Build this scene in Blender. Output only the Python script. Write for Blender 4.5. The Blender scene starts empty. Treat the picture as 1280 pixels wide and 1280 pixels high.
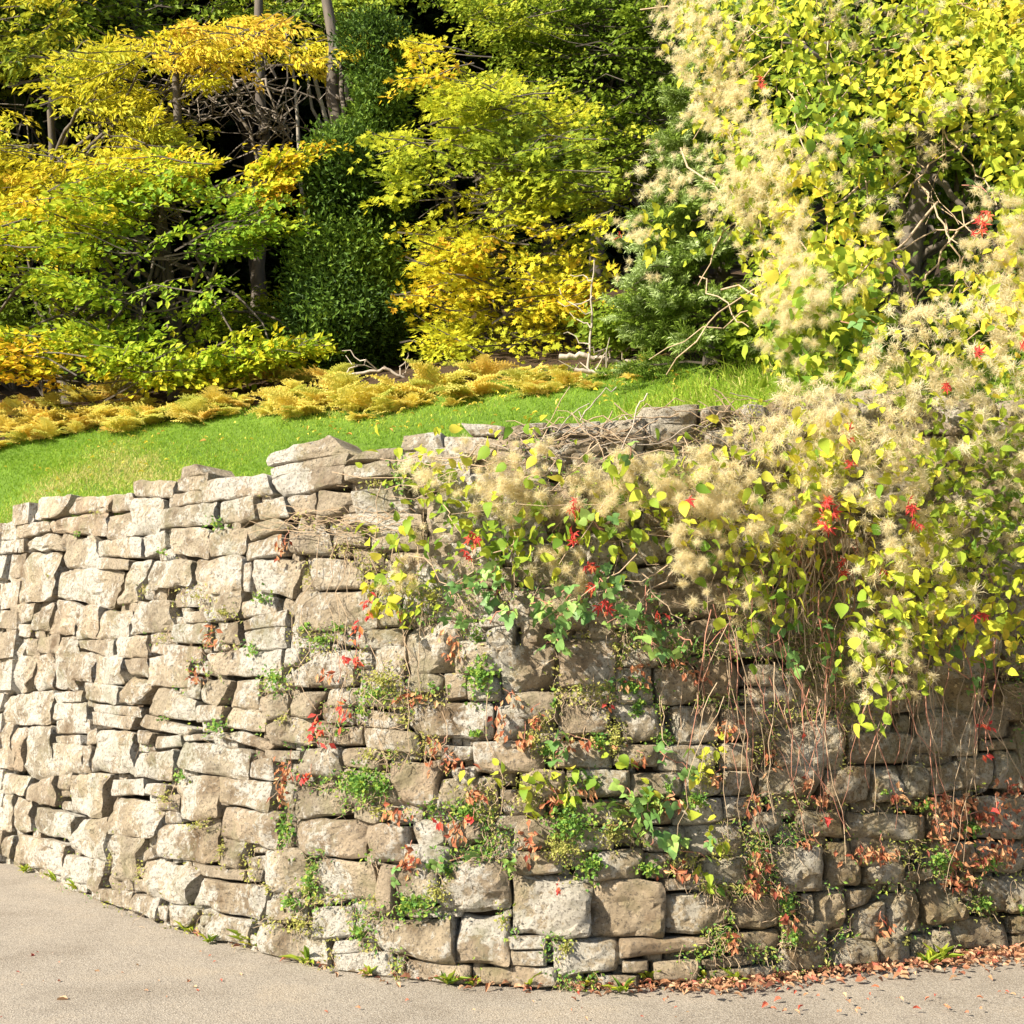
import bpy, math
import numpy as np
from mathutils import noise, Vector

SC = bpy.context.scene
COL = SC.collection
RNG = np.random.default_rng(11)

# ------------------------------------------------------------------ camera
F, CX, CY = 1545.0, 640.0, 640.0          # focal length and centre in photo pixels
EYE = np.array([0.0, 0.0, 1.6])
PITCH = math.atan(192.0 / F)
cam_d = bpy.data.cameras.new("camera")
cam = bpy.data.objects.new("camera", cam_d)
COL.objects.link(cam)
cam_d.sensor_width = 36.0
cam_d.lens = 36.0 * F / 1280.0
cam_d.clip_start = 0.1
cam_d.clip_end = 1500.0
cam.location = EYE
cam.rotation_euler = (math.radians(90) + PITCH, 0, 0)
SC.camera = cam

# ------------------------------------------------------------------ light
SUN_TO = np.array([-0.70, -0.45, 0.57])
SUN_TO /= np.linalg.norm(SUN_TO)
sun_d = bpy.data.lights.new("sun", "SUN")
sun_d.energy = 5.0
sun_d.angle = math.radians(0.5)
sun_d.color = (1.0, 0.91, 0.765)
sun = bpy.data.objects.new("sun", sun_d)
COL.objects.link(sun)
sun.rotation_euler = Vector(SUN_TO).to_track_quat('Z', 'Y').to_euler()
sun.location = (-20, -20, 25)
world = bpy.data.worlds.new("World")
SC.world = world
world.use_nodes = True
wn = world.node_tree.nodes
wn.clear()
w_out = wn.new("ShaderNodeOutputWorld")
w_bg = wn.new("ShaderNodeBackground")
w_sky = wn.new("ShaderNodeTexSky")
w_sky.sky_type = 'NISHITA'
w_sky.sun_disc = False
w_sky.sun_elevation = math.asin(SUN_TO[2])
w_sky.sun_rotation = math.atan2(SUN_TO[0], SUN_TO[1])
w_bg.inputs["Strength"].default_value = 0.075
world.node_tree.links.new(w_sky.outputs[0], w_bg.inputs[0])
world.node_tree.links.new(w_bg.outputs[0], w_out.inputs[0])
vs = SC.view_settings
vs.view_transform = 'Standard'
vs.look = 'None'
vs.gamma = 1.0
vs.use_curve_mapping = False
vs.exposure = 1.28
SC.render.engine = 'CYCLES'
SC.cycles.max_bounces = 8
SC.cycles.transmission_bounces = 6

# ------------------------------------------------------------------ helpers
def nrm(a):
    return a / np.maximum(np.linalg.norm(a, axis=-1, keepdims=True), 1e-9)

def ray(px, py):
    px = np.asarray(px, float); py = np.asarray(py, float)
    c, s = math.cos(PITCH), math.sin(PITCH)
    u = (px - CX) / F; v = (CY - py) / F
    return np.stack([u, c - v * s, s + v * c], -1)

def plane_pt(px, py, depth):
    d = ray(px, py)
    return EYE + d * (np.asarray(depth, float) / d[..., 1])[..., None]

def ground_pt(px, py):
    d = ray(px, py)
    return EYE + d * (-EYE[2] / d[..., 2])[..., None]

def mk_mesh(name, V, T, mats, tint=None, smooth=False, midx=None, sharp=None):
    me = bpy.data.meshes.new(name)
    V = np.ascontiguousarray(V, dtype=np.float32); T = np.ascontiguousarray(T, dtype=np.int32)
    n = len(T)
    me.vertices.add(len(V)); me.vertices.foreach_set("co", V.ravel())
    me.loops.add(n * 3); me.loops.foreach_set("vertex_index", T.ravel())
    me.polygons.add(n)
    me.polygons.foreach_set("loop_start", np.arange(0, n * 3, 3, dtype=np.int32))
    if not isinstance(mats, (list, tuple)): mats = [mats]
    for m in mats: me.materials.append(m)
    if midx is not None:
        me.polygons.foreach_set("material_index", np.asarray(midx, dtype=np.int32))
    me.update(calc_edges=True)
    me.polygons.foreach_set("use_smooth", np.full(n, bool(smooth)))
    if tint is not None:
        at = me.attributes.new("tint", 'FLOAT', 'FACE')
        at.data.foreach_set("value", np.ascontiguousarray(tint, dtype=np.float32))
    if sharp is not None:
        me.set_sharp_from_angle(angle=sharp)
    me.validate()
    return me

def link(name, data, parent=None, loc=None):
    o = bpy.data.objects.new(name, data)
    COL.objects.link(o)
    if parent is not None: o.parent = parent
    if loc is not None: o.location = [float(q) for q in loc]
    return o

def thing(name, label, cat, loc=(0, 0, 0), group=None, data=None):
    o = link(name, data, None, loc)
    o["label"] = label; o["category"] = cat
    if group: o["group"] = group
    return o

class Acc:
    """collects triangles with a tint per face"""
    def __init__(s): s.V = []; s.T = []; s.t = []; s.m = []; s.n = 0
    def add(s, V, T, tint=0.5, m=0):
        V = np.asarray(V, float).reshape(-1, 3); T = np.asarray(T, int).reshape(-1, 3)
        s.V.append(V); s.T.append(T + s.n); s.n += len(V)
        s.t.append(np.broadcast_to(np.asarray(tint, float), (len(T),)).copy())
        s.m.append(np.full(len(T), m, int))
        return s
    def mesh(s, name, mats, smooth=False, origin=None):
        V = np.concatenate(s.V)
        if origin is not None: V = V - np.asarray(origin)
        return mk_mesh(name, V, np.concatenate(s.T), mats, np.concatenate(s.t), smooth, np.concatenate(s.m))

def frames(A, N):
    A = nrm(A); S = nrm(np.cross(A, N)); N2 = np.cross(S, A)
    return A, S, N2

LEAF2 = (np.array([[0, 0, 0], [.45, .5, .10], [1, 0, -.06], [.45, -.5, .10]]),
         np.array([[0, 2, 1], [0, 3, 2]]))
LEAF6 = (np.array([[0, 0, 0], [.22, .42, .08], [.58, .40, .09], [1, 0, -.10], [.58, -.40, .09], [.22, -.42, .08], [.45, 0, 0]]),
         np.array([[0, 6, 1], [1, 6, 2], [2, 6, 3], [3, 6, 4], [4, 6, 5], [5, 6, 0]]))
def maple():
    pts = [[0, 0, 0]]; r = [(.28, 100), (.52, 62), (.34, 42), (.78, 28), (.5, 12), (1.0, 0)]
    full = r + [(a, -b) for a, b in r[-2::-1]]
    V = [[.12, 0, 0]] + [[.12 + a * .9 * math.cos(math.radians(b)), a * .9 * math.sin(math.radians(b)), .04 if abs(b) in (62, 28, 0) else .0] for a, b in full]
    T = [[0, i, i + 1] for i in range(1, len(full))]
    return np.array(V), np.array(T)
LEAFM = maple()

def leaves(P, A, N, L, W, shape=LEAF2):
    """many leaves at P along A facing N; returns V, T"""
    A, S, N2 = frames(A, N)
    n = len(P); b, t = shape; k = len(b)
    L = np.broadcast_to(L, (n,)); W = np.broadcast_to(W, (n,))
    V = (P[:, None] + b[None, :, 0:1] * (L[:, None, None] * A[:, None])
         + b[None, :, 1:2] * (W[:, None, None] * S[:, None]) + b[None, :, 2:3] * (L[:, None, None] * N2[:, None]))
    T = t[None] + (np.arange(n) * k)[:, None, None]
    return V.reshape(-1, 3), T.reshape(-1, 3)

def rnd(n, s=1.0):
    return RNG.normal(0, s, (n, 3))

def wob(P, f, seed=0.0):
    """cheap smooth noise 0..1 over positions"""
    x, y, z = P[..., 0] * f + seed, P[..., 1] * f + 1.7 * seed, P[..., 2] * f - seed
    v = (np.sin(x * 1.3 + 2 * np.sin(y * .7 + z)) + np.sin(y * 1.1 - z * 1.7 + np.sin(x * 1.9)) + np.sin(z * 1.5 + x * .6 + 1.3 * np.sin(y * 1.3)))
    return np.clip(v / 5.0 + .5, 0, 1)

def tube(pts, rad, sides=5):
    pts = np.asarray(pts, float); n = len(pts)
    rad = np.broadcast_to(rad, (n,))
    d = nrm(np.gradient(pts, axis=0))
    ref = np.array([0.31, 0.52, 0.8]) if abs(d[0, 2]) < .9 else np.array([1.0, .1, 0])
    s = nrm(np.cross(d, ref)); t = np.cross(d, s)
    a = np.linspace(0, 2 * math.pi, sides, endpoint=False)
    V = pts[:, None] + rad[:, None, None] * (np.cos(a)[None, :, None] * s[:, None] + np.sin(a)[None, :, None] * t[:, None])
    i = np.arange(n - 1)[:, None] * sides; j = np.arange(sides)[None]; k = (j + 1) % sides
    q = np.stack([i + j, i + k, i + sides + k, i + sides + j], -1).reshape(-1, 4)
    T = np.concatenate([q[:, [0, 1, 2]], q[:, [0, 2, 3]]])
    return V.reshape(-1, 3), T

def bend(a, b, n=8, w=0.1, sag=0.0):
    """wobbly path from a to b"""
    a = np.asarray(a, float); b = np.asarray(b, float)
    t = np.linspace(0, 1, n)[:, None]
    p = a + (b - a) * t
    L = np.linalg.norm(b - a)
    off = np.cumsum(RNG.normal(0, 1, (n, 3)), 0); off -= off[0]; off -= t * off[-1]
    p = p + off * w * L / n ** .5
    p[:, 2] -= sag * L * 4 * (t * (1 - t))[:, 0]
    return p

def in_poly(px, py, poly):
    x = np.asarray(px); y = np.asarray(py); r = np.zeros(x.shape, bool)
    P = poly; j = len(P) - 1
    for i in range(len(P)):
        xi, yi = P[i]; xj, yj = P[j]
        c = ((yi > y) != (yj > y)) & (x < (xj - xi) * (y - yi) / (yj - yi + 1e-9) + xi)
        r ^= c; j = i
    return r

def sample_poly(poly, n):
    a = np.array(poly, float); lo, hi = a.min(0), a.max(0); out = []
    tot = 0
    while tot < n:
        q = lo + RNG.random((4 * n, 2)) * (hi - lo)
        q = q[in_poly(q[:, 0], q[:, 1], poly)]
        out.append(q); tot += len(q)
    return np.concatenate(out)[:n]

# ------------------------------------------------------------------ materials
def new_mat(name):
    m = bpy.data.materials.new(name); m.use_nodes = True
    nt = m.node_tree; nt.nodes.clear()
    out = nt.nodes.new("ShaderNodeOutputMaterial")
    def N(t, **kw):
        n = nt.nodes.new("ShaderNode" + t)
        for k, v in kw.items():
            if k in n.inputs: n.inputs[k].default_value = v
            else: setattr(n, k, v)
        return n
    def K(a, b): nt.links.new(a, b)
    return m, out, N, K

def ramp(N, stops, interp='LINEAR'):
    r = N("ValToRGB"); r.color_ramp.interpolation = interp
    e = r.color_ramp.elements
    while len(e) < len(stops): e.new(0.5)
    for i, (p, c) in enumerate(stops):
        e[i].position = p; e[i].color = (*c, 1)
    return r

def leaf_mat(name, stops, trans=0.4, rough=0.55, spec=0.12, by_object=False, speckle=0.32, bump=0.0):
    m, out, N, K = new_mat(name)
    if by_object: src = N("ObjectInfo").outputs["Random"]
    else: src = N("Attribute", attribute_name="tint").outputs["Fac"]
    r = ramp(N, stops); K(src, r.inputs[0])
    tc = N("TexCoord"); nz = N("TexNoise", Scale=38.0, Detail=2.0); K(tc.outputs["Object"], nz.inputs["Vector"])
    mr = N("MapRange"); mr.inputs[3].default_value = 1 - speckle; mr.inputs[4].default_value = 1 + speckle
    K(nz.outputs["Fac"], mr.inputs[0])
    mx = N("Mix", data_type='RGBA', blend_type='MULTIPLY'); mx.inputs[0].default_value = 1
    K(r.outputs[0], mx.inputs[6]); K(mr.outputs[0], mx.inputs[7])
    p = N("BsdfPrincipled", Roughness=rough); p.inputs["Specular IOR Level"].default_value = spec
    K(mx.outputs[2], p.inputs["Base Color"])
    t = N("BsdfTranslucent"); K(mx.outputs[2], t.inputs["Color"])
    ms = N("MixShader"); ms.inputs[0].default_value = trans
    K(p.outputs[0], ms.inputs[1]); K(t.outputs[0], ms.inputs[2]); K(ms.outputs[0], out.inputs[0])
    return m

def bark_mat(name, c1, c2, scale=9.0):
    m, out, N, K = new_mat(name)
    tc = N("TexCoord"); mp = N("Mapping"); mp.inputs["Scale"].default_value = (1, 1, .25)
    K(tc.outputs["Object"], mp.inputs[0])
    nz = N("TexNoise", Scale=scale, Detail=6.0, Roughness=.65); K(mp.outputs[0], nz.inputs["Vector"])
    r = ramp(N, [(.3, c1), (.7, c2)]); K(nz.outputs["Fac"], r.inputs[0])
    bp = N("Bump", Strength=.6, Distance=.02); K(nz.outputs["Fac"], bp.inputs["Height"])
    p = N("BsdfPrincipled", Roughness=.85); K(r.outputs[0], p.inputs["Base Color"]); K(bp.outputs[0], p.inputs["Normal"])
    K(p.outputs[0], out.inputs[0])
    return m

def stone_mat():
    m, out, N, K = new_mat("weathered sandstone")
    oi = N("ObjectInfo"); tc = N("TexCoord"); geo = N("NewGeometry")
    base = ramp(N, [(0, (.45, .365, .255)), (.17, (.53, .45, .33)), (.34, (.49, .42, .31)), (.5, (.59, .51, .385)), (.67, (.49, .39, .28)), (.84, (.45, .395, .30)), (1, (.56, .465, .335))])
    K(oi.outputs["Random"], base.inputs[0])
    # broad stains
    n1 = N("TexNoise", Scale=5.0, Detail=5.0, Roughness=.6); K(geo.outputs["Position"], n1.inputs["Vector"])
    r1 = ramp(N, [(.30, (.50, .43, .36)), (.46, (.88, .86, .83)), (.7, (1.24, 1.20, 1.13))]); K(n1.outputs["Fac"], r1.inputs[0])
    m1 = N("Mix", data_type='RGBA', blend_type='MULTIPLY'); m1.inputs[0].default_value = 1
    K(base.outputs[0], m1.inputs[6]); K(r1.outputs[0], m1.inputs[7])
    # pale lichen patches
    n2 = N("TexNoise", Scale=21.0, Detail=6.0, Roughness=.72); K(geo.outputs["Position"], n2.inputs["Vector"])
    n2b = N("TexNoise", Scale=2.6, Detail=2.0); K(geo.outputs["Position"], n2b.inputs["Vector"])
    ad = N("Math", operation='ADD'); K(n2.outputs["Fac"], ad.inputs[0]); K(n2b.outputs["Fac"], ad.inputs[1])
    r2 = ramp(N, [(.495, (0, 0, 0)), (.535, (1, 1, 1))]); 
    hv = N("Math", operation='MULTIPLY'); hv.inputs[1].default_value = .5; K(ad.outputs[0], hv.inputs[0]); K(hv.outputs[0], r2.inputs[0])
    f2 = N("Math", operation='MULTIPLY'); f2.inputs[1].default_value = .75; K(r2.outputs[0], f2.inputs[0])
    m2 = N("Mix", data_type='RGBA'); m2.inputs[7].default_value = (.74, .71, .63, 1)
    K(f2.outputs[0], m2.inputs[0]); K(m1.outputs[2], m2.inputs[6])
    # dark grey-black specks
    n3 = N("TexNoise", Scale=58.0, Detail=5.0, Roughness=.75); K(geo.outputs["Position"], n3.inputs["Vector"])
    r3 = ramp(N, [(.39, (1, 1, 1)), (.47, (0, 0, 0))]); K(n3.outputs["Fac"], r3.inputs[0])
    f3 = N("Math", operation='MULTIPLY'); f3.inputs[1].default_value = .78; K(r3.outputs[0], f3.inputs[0])
    m3 = N("Mix", data_type='RGBA'); m3.inputs[7].default_value = (.15, .13, .105, 1)
    K(f3.outputs[0], m3.inputs[0]); K(m2.outputs[2], m3.inputs[6])
    # grey-green algae and moss
    n4 = N("TexNoise", Scale=3.4, Detail=6.0, Roughness=.7); 
    mp4 = N("Mapping"); mp4.inputs["Location"].default_value = (7.1, 3.3, 1.2); K(geo.outputs["Position"], mp4.inputs[0]); K(mp4.outputs[0], n4.inputs["Vector"])
    r4 = ramp(N, [(.53, (0, 0, 0)), (.66, (1, 1, 1))]); K(n4.outputs["Fac"], r4.inputs[0])
    f4 = N("Math", operation='MULTIPLY'); f4.inputs[1].default_value = .55; K(r4.outputs[0], f4.inputs[0])
    m4 = N("Mix", data_type='RGBA'); m4.inputs[7].default_value = (.25, .235, .12, 1)
    K(f4.outputs[0], m4.inputs[0]); K(m3.outputs[2], m4.inputs[6])
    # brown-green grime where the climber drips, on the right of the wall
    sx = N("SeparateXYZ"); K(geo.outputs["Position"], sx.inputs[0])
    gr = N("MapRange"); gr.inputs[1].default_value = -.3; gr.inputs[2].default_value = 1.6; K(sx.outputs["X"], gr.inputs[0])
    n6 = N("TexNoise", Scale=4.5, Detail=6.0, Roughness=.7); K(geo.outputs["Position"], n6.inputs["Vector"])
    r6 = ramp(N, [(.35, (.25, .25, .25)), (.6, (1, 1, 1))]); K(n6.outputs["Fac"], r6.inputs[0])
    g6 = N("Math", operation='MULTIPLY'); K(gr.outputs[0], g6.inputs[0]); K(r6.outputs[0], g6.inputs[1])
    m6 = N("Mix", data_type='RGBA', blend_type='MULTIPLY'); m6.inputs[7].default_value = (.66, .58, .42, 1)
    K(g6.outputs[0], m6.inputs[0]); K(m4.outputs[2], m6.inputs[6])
    # relief
    v = N("TexVoronoi", Scale=26.0); K(geo.outputs["Position"], v.inputs["Vector"])
    n5 = N("TexNoise", Scale=21.0, Detail=10.0, Roughness=.8); K(geo.outputs["Position"], n5.inputs["Vector"])
    a5 = N("Math", operation='MULTIPLY_ADD'); a5.inputs[1].default_value = .25; K(v.outputs["Distance"], a5.inputs[0]); K(n5.outputs["Fac"], a5.inputs[2])
    bp = N("Bump", Strength=1.0, Distance=.065); K(a5.outputs[0], bp.inputs["Height"])
    p = N("BsdfPrincipled", Roughness=.9); p.inputs["Specular IOR Level"].default_value = .2
    K(m6.outputs[2], p.inputs["Base Color"]); K(bp.outputs[0], p.inputs["Normal"]); K(p.outputs[0], out.inputs[0])
    return m

def noise_mat(name, stops, scale, bump=.4, dist=.02, detail=8.0, rough=.9, second=None):
    m, out, N, K = new_mat(name)
    geo = N("NewGeometry")
    n = N("TexNoise", Scale=scale, Detail=detail, Roughness=.7); K(geo.outputs["Position"], n.inputs["Vector"])
    r = ramp(N, stops); K(n.outputs["Fac"], r.inputs[0])
    colour = r.outputs[0]
    if second:
        n2 = N("TexNoise", Scale=second[0], Detail=4.0); K(geo.outputs["Position"], n2.inputs["Vector"])
        r2 = ramp(N, second[1]); K(n2.outputs["Fac"], r2.inputs[0])
        mx = N("Mix", data_type='RGBA', blend_type='MULTIPLY'); mx.inputs[0].default_value = 1
        K(colour, mx.inputs[6]); K(r2.outputs[0], mx.inputs[7]); colour = mx.outputs[2]
    b = N("Bump", Strength=bump, Distance=dist); K(n.outputs["Fac"], b.inputs["Height"])
    p = N("BsdfPrincipled", Roughness=rough); p.inputs["Specular IOR Level"].default_value = .2
    K(colour, p.inputs["Base Color"]); K(b.outputs[0], p.inputs["Normal"]); K(p.outputs[0], out.inputs[0])
    return m

def road_mat():
    m, out, N, K = new_mat("old asphalt")
    geo = N("NewGeometry")
    v = N("TexVoronoi", Scale=130.0); K(geo.outputs["Position"], v.inputs["Vector"])
    r = ramp(N, [(0, (.34, .297, .238)), (.45, (.262, .226, .178)), (1, (.14, .118, .093))]); K(v.outputs["Color"], r.inputs[0])
    n = N("TexNoise", Scale=1.3, Detail=6.0, Roughness=.65); K(geo.outputs["Position"], n.inputs["Vector"])
    r2 = ramp(N, [(.3, (.72, .69, .65)), (.5, (1, 1, 1)), (.72, (1.18, 1.13, 1.05))]); K(n.outputs["Fac"], r2.inputs[0])
    mx = N("Mix", data_type='RGBA', blend_type='MULTIPLY'); mx.inputs[0].default_value = 1
    K(r.outputs[0], mx.inputs[6]); K(r2.outputs[0], mx.inputs[7])
    n3 = N("TexNoise", Scale=160.0, Detail=3.0); K(geo.outputs["Position"], n3.inputs["Vector"])
    r3 = ramp(N, [(.57, (0, 0, 0)), (.64, (1, 1, 1))]); K(n3.outputs["Fac"], r3.inputs[0])
    m3 = N("Mix", data_type='RGBA'); m3.inputs[7].default_value = (.42, .38, .32, 1); K(r3.outputs[0], m3.inputs[0]); K(mx.outputs[2], m3.inputs[6])
    b = N("Bump", Strength=.45, Distance=.006); K(v.outputs["Distance"], b.inputs["Height"])
    p = N("BsdfPrincipled", Roughness=.85); K(m3.outputs[2], p.inputs["Base Color"]); K(b.outputs[0], p.inputs["Normal"]); K(p.outputs[0], out.inputs[0])
    return m

YG, YEL, ORG, GRN = (.30, .36, .03), (.62, .46, .03), (.55, .25, .03), (.10, .19, .025)
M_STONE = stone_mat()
M_EARTH = noise_mat("earth core", [(.3, (.05, .035, .022)), (.7, (.13, .09, .055))], 14.0, .8, .05)
M_ROAD = road_mat()
M_LAWN = noise_mat("lawn soil and turf", [(.3, (.06, .12, .012)), (.7, (.13, .22, .025))], 30.0, .6, .03, second=(1.2, [(.3, (.85, .85, .8)), (.7, (1.15, 1.1, 1.0))]))
M_FOREST = noise_mat("forest floor litter", [(.3, (.025, .017, .01)), (.7, (.10, .06, .03))], 9.0, .9, .08)
M_GRASS = leaf_mat("grass blades", [(0, (.13, .25, .02)), (.6, (.26, .41, .035)), (.9, (.42, .48, .07)), (1, (.60, .52, .2))], .35)
M_CHEST = leaf_mat("yellow chestnut leaves", [(0, (.10, .17, .02)), (.25, (.36, .40, .03)), (.6, (.68, .60, .04)), (.85, (.74, .54, .06)), (1, (.58, .36, .06))], .4)
M_BEECH = leaf_mat("beech leaves", [(0, (.11, .22, .025)), (.35, (.23, .38, .03)), (.6, (.43, .50, .03)), (.85, (.72, .58, .03)), (1, (.72, .43, .035))], .4)
M_CYPR = leaf_mat("cypress sprays", [(0, (.03, .062, .010)), (.5, (.085, .155, .018)), (1, (.24, .34, .04))], .15)
M_MAPLE = leaf_mat("field maple leaves", [(0, (.14, .22, .025)), (.3, (.34, .41, .03)), (.65, (.58, .57, .035)), (.9, (.68, .54, .03)), (1, (.62, .36, .03))], .42)
M_OAK = leaf_mat("oak leaves", [(0, (.10, .17, .018)), (.5, (.24, .33, .028)), (.85, (.44, .47, .035)), (1, (.56, .50, .04))], .35)
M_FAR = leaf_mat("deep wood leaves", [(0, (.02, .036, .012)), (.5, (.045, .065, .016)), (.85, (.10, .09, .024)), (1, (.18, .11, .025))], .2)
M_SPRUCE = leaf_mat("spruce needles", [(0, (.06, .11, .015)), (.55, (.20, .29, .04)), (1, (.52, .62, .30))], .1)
M_CLEM = leaf_mat("clematis leaves", [(0, (.12, .22, .03)), (.3, (.32, .41, .04)), (.7, (.56, .56, .05)), (1, (.70, .55, .06))], .42)
M_CLEM_O = leaf_mat("clematis single leaves", [(0, (.13, .25, .03)), (.35, (.30, .42, .045)), (.75, (.49, .55, .06)), (1, (.62, .55, .08))], .42, by_object=True)
M_FLUFF = leaf_mat("seed head plumes", [(0, (.62, .52, .29)), (.5, (.82, .72, .44)), (1, (.89, .82, .58))], .55, .9, .05, speckle=.05)
M_BRAM = leaf_mat("bramble leaves", [(0, (.10, .21, .05)), (.5, (.18, .33, .09)), (1, (.32, .46, .10))], .3, .5, .4, by_object=True)
M_HERB = leaf_mat("wall herb leaves", [(0, (.08, .19, .05)), (.5, (.18, .33, .06)), (1, (.42, .48, .08))], .35)
M_MOSSY = leaf_mat("dry yellow moss and herb", [(0, (.20, .22, .05)), (.5, (.36, .36, .09)), (1, (.50, .45, .15))], .3)
M_RED = leaf_mat("red creeper leaves", [(0, (.50, .05, .05)), (.6, (.68, .10, .08)), (1, (.72, .24, .08))], .4)
M_BROWN = leaf_mat("withered creeper leaves", [(0, (.22, .05, .03)), (.5, (.42, .17, .08)), (1, (.60, .36, .18))], .25)
M_LITTER = leaf_mat("fallen leaf litter", [(0, (.20, .08, .05)), (.4, (.38, .19, .10)), (.8, (.52, .34, .2)), (1, (.38, .07, .05))], .15)
M_LAWNLEAF = leaf_mat("fallen yellow leaves", [(0, (.72, .58, .05)), (.8, (.75, .62, .12)), (1, (.5, .25, .06))], .2, by_object=True)
M_ROADLEAF = leaf_mat("fallen road leaves", [(0, (.5, .09, .06)), (.4, (.5, .2, .1)), (1, (.55, .36, .2))], .1, by_object=True)
M_FERN = leaf_mat("golden bracken", [(0, (.46, .50, .10)), (.4, (.80, .70, .18)), (.75, (.82, .68, .18)), (1, (.76, .54, .14))], .4, by_object=True)
M_STEM = bark_mat("dry vine stems", (.30, .20, .12), (.52, .40, .26), 20)
M_REDSTEM = bark_mat("reddish vine stems", (.30, .10, .07), (.45, .24, .15), 20)
M_BARK = bark_mat("grey brown bark", (.045, .036, .027), (.13, .105, .078))
M_PALE = bark_mat("pale grey bark", (.20, .17, .13), (.42, .37, .30))
M_TWIG = bark_mat("grey twig bark", (.13, .105, .08), (.27, .225, .17))
M_DEADWOOD = bark_mat("bleached dead wood", (.25, .2, .15), (.5, .43, .35))

ORD = ["first", "second", "third", "fourth", "fifth", "sixth", "seventh", "eighth", "ninth", "tenth", "eleventh", "twelfth", "thirteenth", "fourteenth", "fifteenth", "sixteenth", "seventeenth"]
TO_NAME = []
def name_apart():
    """where several things would read alike, say which one it is counted from the left"""
    by = {}
    for o, x in TO_NAME: by.setdefault(o["label"], []).append((x, o))
    for lb, l in by.items():
        if len(l) > 1:
            for k, (x, o) in enumerate(sorted(l, key=lambda t: t[0])): o["label"] = lb + ", " + ORD[min(k, 16)] + " from the left"
# ------------------------------------------------------------------ lie of the land
_base = [(0, 1077), (84, 1113), (197, 1153), (253, 1172), (360, 1199), (421, 1213), (508, 1223), (601, 1230), (640, 1232), (747, 1236), (850, 1233), (921, 1229), (1032, 1211), (1136, 1201), (1259, 1189), (1280, 1186)]
_b = np.array(_base, float); _g = ground_pt(_b[:, 0], _b[:, 1])
_cf = np.polyfit(_g[:, 0], _g[:, 1], 4); _dcf = np.polyder(_cf)
X0, X1 = _g[0, 0], _g[-1, 0]
BATTER = 0.10
def curve(X):
    """plan line of the wall foot"""
    X = np.asarray(X, float); q = np.clip(X, X0, X1)
    return np.polyval(_cf, q) + np.polyval(_dcf, q) * (X - q)
def dcurve(X):
    return np.polyval(_dcf, np.clip(X, X0, X1))

def wall_pt(px, py, off=0.0):
    """where a line of sight meets the battered wall face, pushed out by off metres"""
    d = ray(px, py); off = np.broadcast_to(np.asarray(off, float), d.shape[:-1])
    lo = np.full(d.shape[:-1], 2.5); hi = np.full(d.shape[:-1], 26.0)
    for _ in range(34):
        mid = (lo + hi) / 2; p = EYE + d * mid[..., None]
        g = p[..., 1] - (curve(p[..., 0]) + BATTER * p[..., 2] - off * np.sqrt(1 + dcurve(p[..., 0]) ** 2))
        hi = np.where(g > 0, mid, hi); lo = np.where(g > 0, lo, mid)
    return EYE + d * lo[..., None]

def wall_n(X):
    s = dcurve(X)
    return nrm(np.stack([s, -np.ones_like(s), np.full_like(s, BATTER)], -1))

_top = np.array([(0, 652), (22, 636), (60, 622), (130, 618), (170, 603), (225, 596), (300, 592), (345, 585), (440, 560), (500, 548), (560, 545), (650, 540), (700, 517), (800, 512), (870, 508), (950, 497), (985, 486), (1100, 486), (1280, 492)], float)
_tw = wall_pt(_top[:, 0], _top[:, 1])
TX, TZ = _tw[:, 0], _tw[:, 2]
def ztop(X):
    return np.interp(X, TX, TZ)

_br = np.array([(-250, 572, 15.6), (0, 553, 14.4), (130, 540, 14.1), (250, 530, 13.8), (380, 520, 13.3), (500, 515, 12.9), (600, 505, 12.6), (700, 490, 12.2), (800, 470, 11.6), (900, 452, 11.2), (1000, 440, 10.8)], float)
_bw = plane_pt(_br[:, 0], _br[:, 1], _br[:, 2])
def ybank(X):
    return np.interp(X, _bw[:, 0], _bw[:, 1])
def zbank(X):
    return np.interp(X, _bw[:, 0], _bw[:, 2])
_m = (TX < 2.2)
_P = np.concatenate([np.stack([TX, _tw[:, 1] + .3, TZ - .06], -1)[_m], _bw])
def _mono(X, Y): return np.stack([np.ones_like(X), X, Y, X * X, X * Y, Y * Y], -1)
_q = np.linalg.lstsq(_mono(_P[:, 0], _P[:, 1]), _P[:, 2], rcond=None)[0]
def land(X, Y):
    """height of lawn, bank and hillside"""
    X = np.asarray(X, float); Y = np.asarray(Y, float)
    Xc = np.clip(X, -9, 4)
    yb = ybank(X)
    h = _mono(Xc, np.minimum(Y, yb)) @ _q
    over = np.maximum(Y - yb, 0)
    h = h + over * .36 + .25 * (1 - np.exp(-over * 1.2))
    d = np.clip(((Y - curve(X)) / np.sqrt(1 + dcurve(X) ** 2) - .5) / .8, 0, 1)
    zt = ztop(X) - .17
    return zt * (1 - d) ** 2 + h * (1 - (1 - d) ** 2)
def land_hit(px, py):
    d = ray(px, py); n = d.shape[:-1]
    s = np.full(n, 5.0); done = np.zeros(n, bool)
    for _ in range(700):
        p = EYE + d * s[..., None]
        done |= (p[..., 2] < land(p[..., 0], p[..., 1])) & (p[..., 1] > curve(p[..., 0]) + .3)
        s = np.where(done, s, s + .05)
        if done.all(): break
    p = EYE + d * s[..., None]
    p[..., 2] = land(p[..., 0], p[..., 1])
    return p

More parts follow.
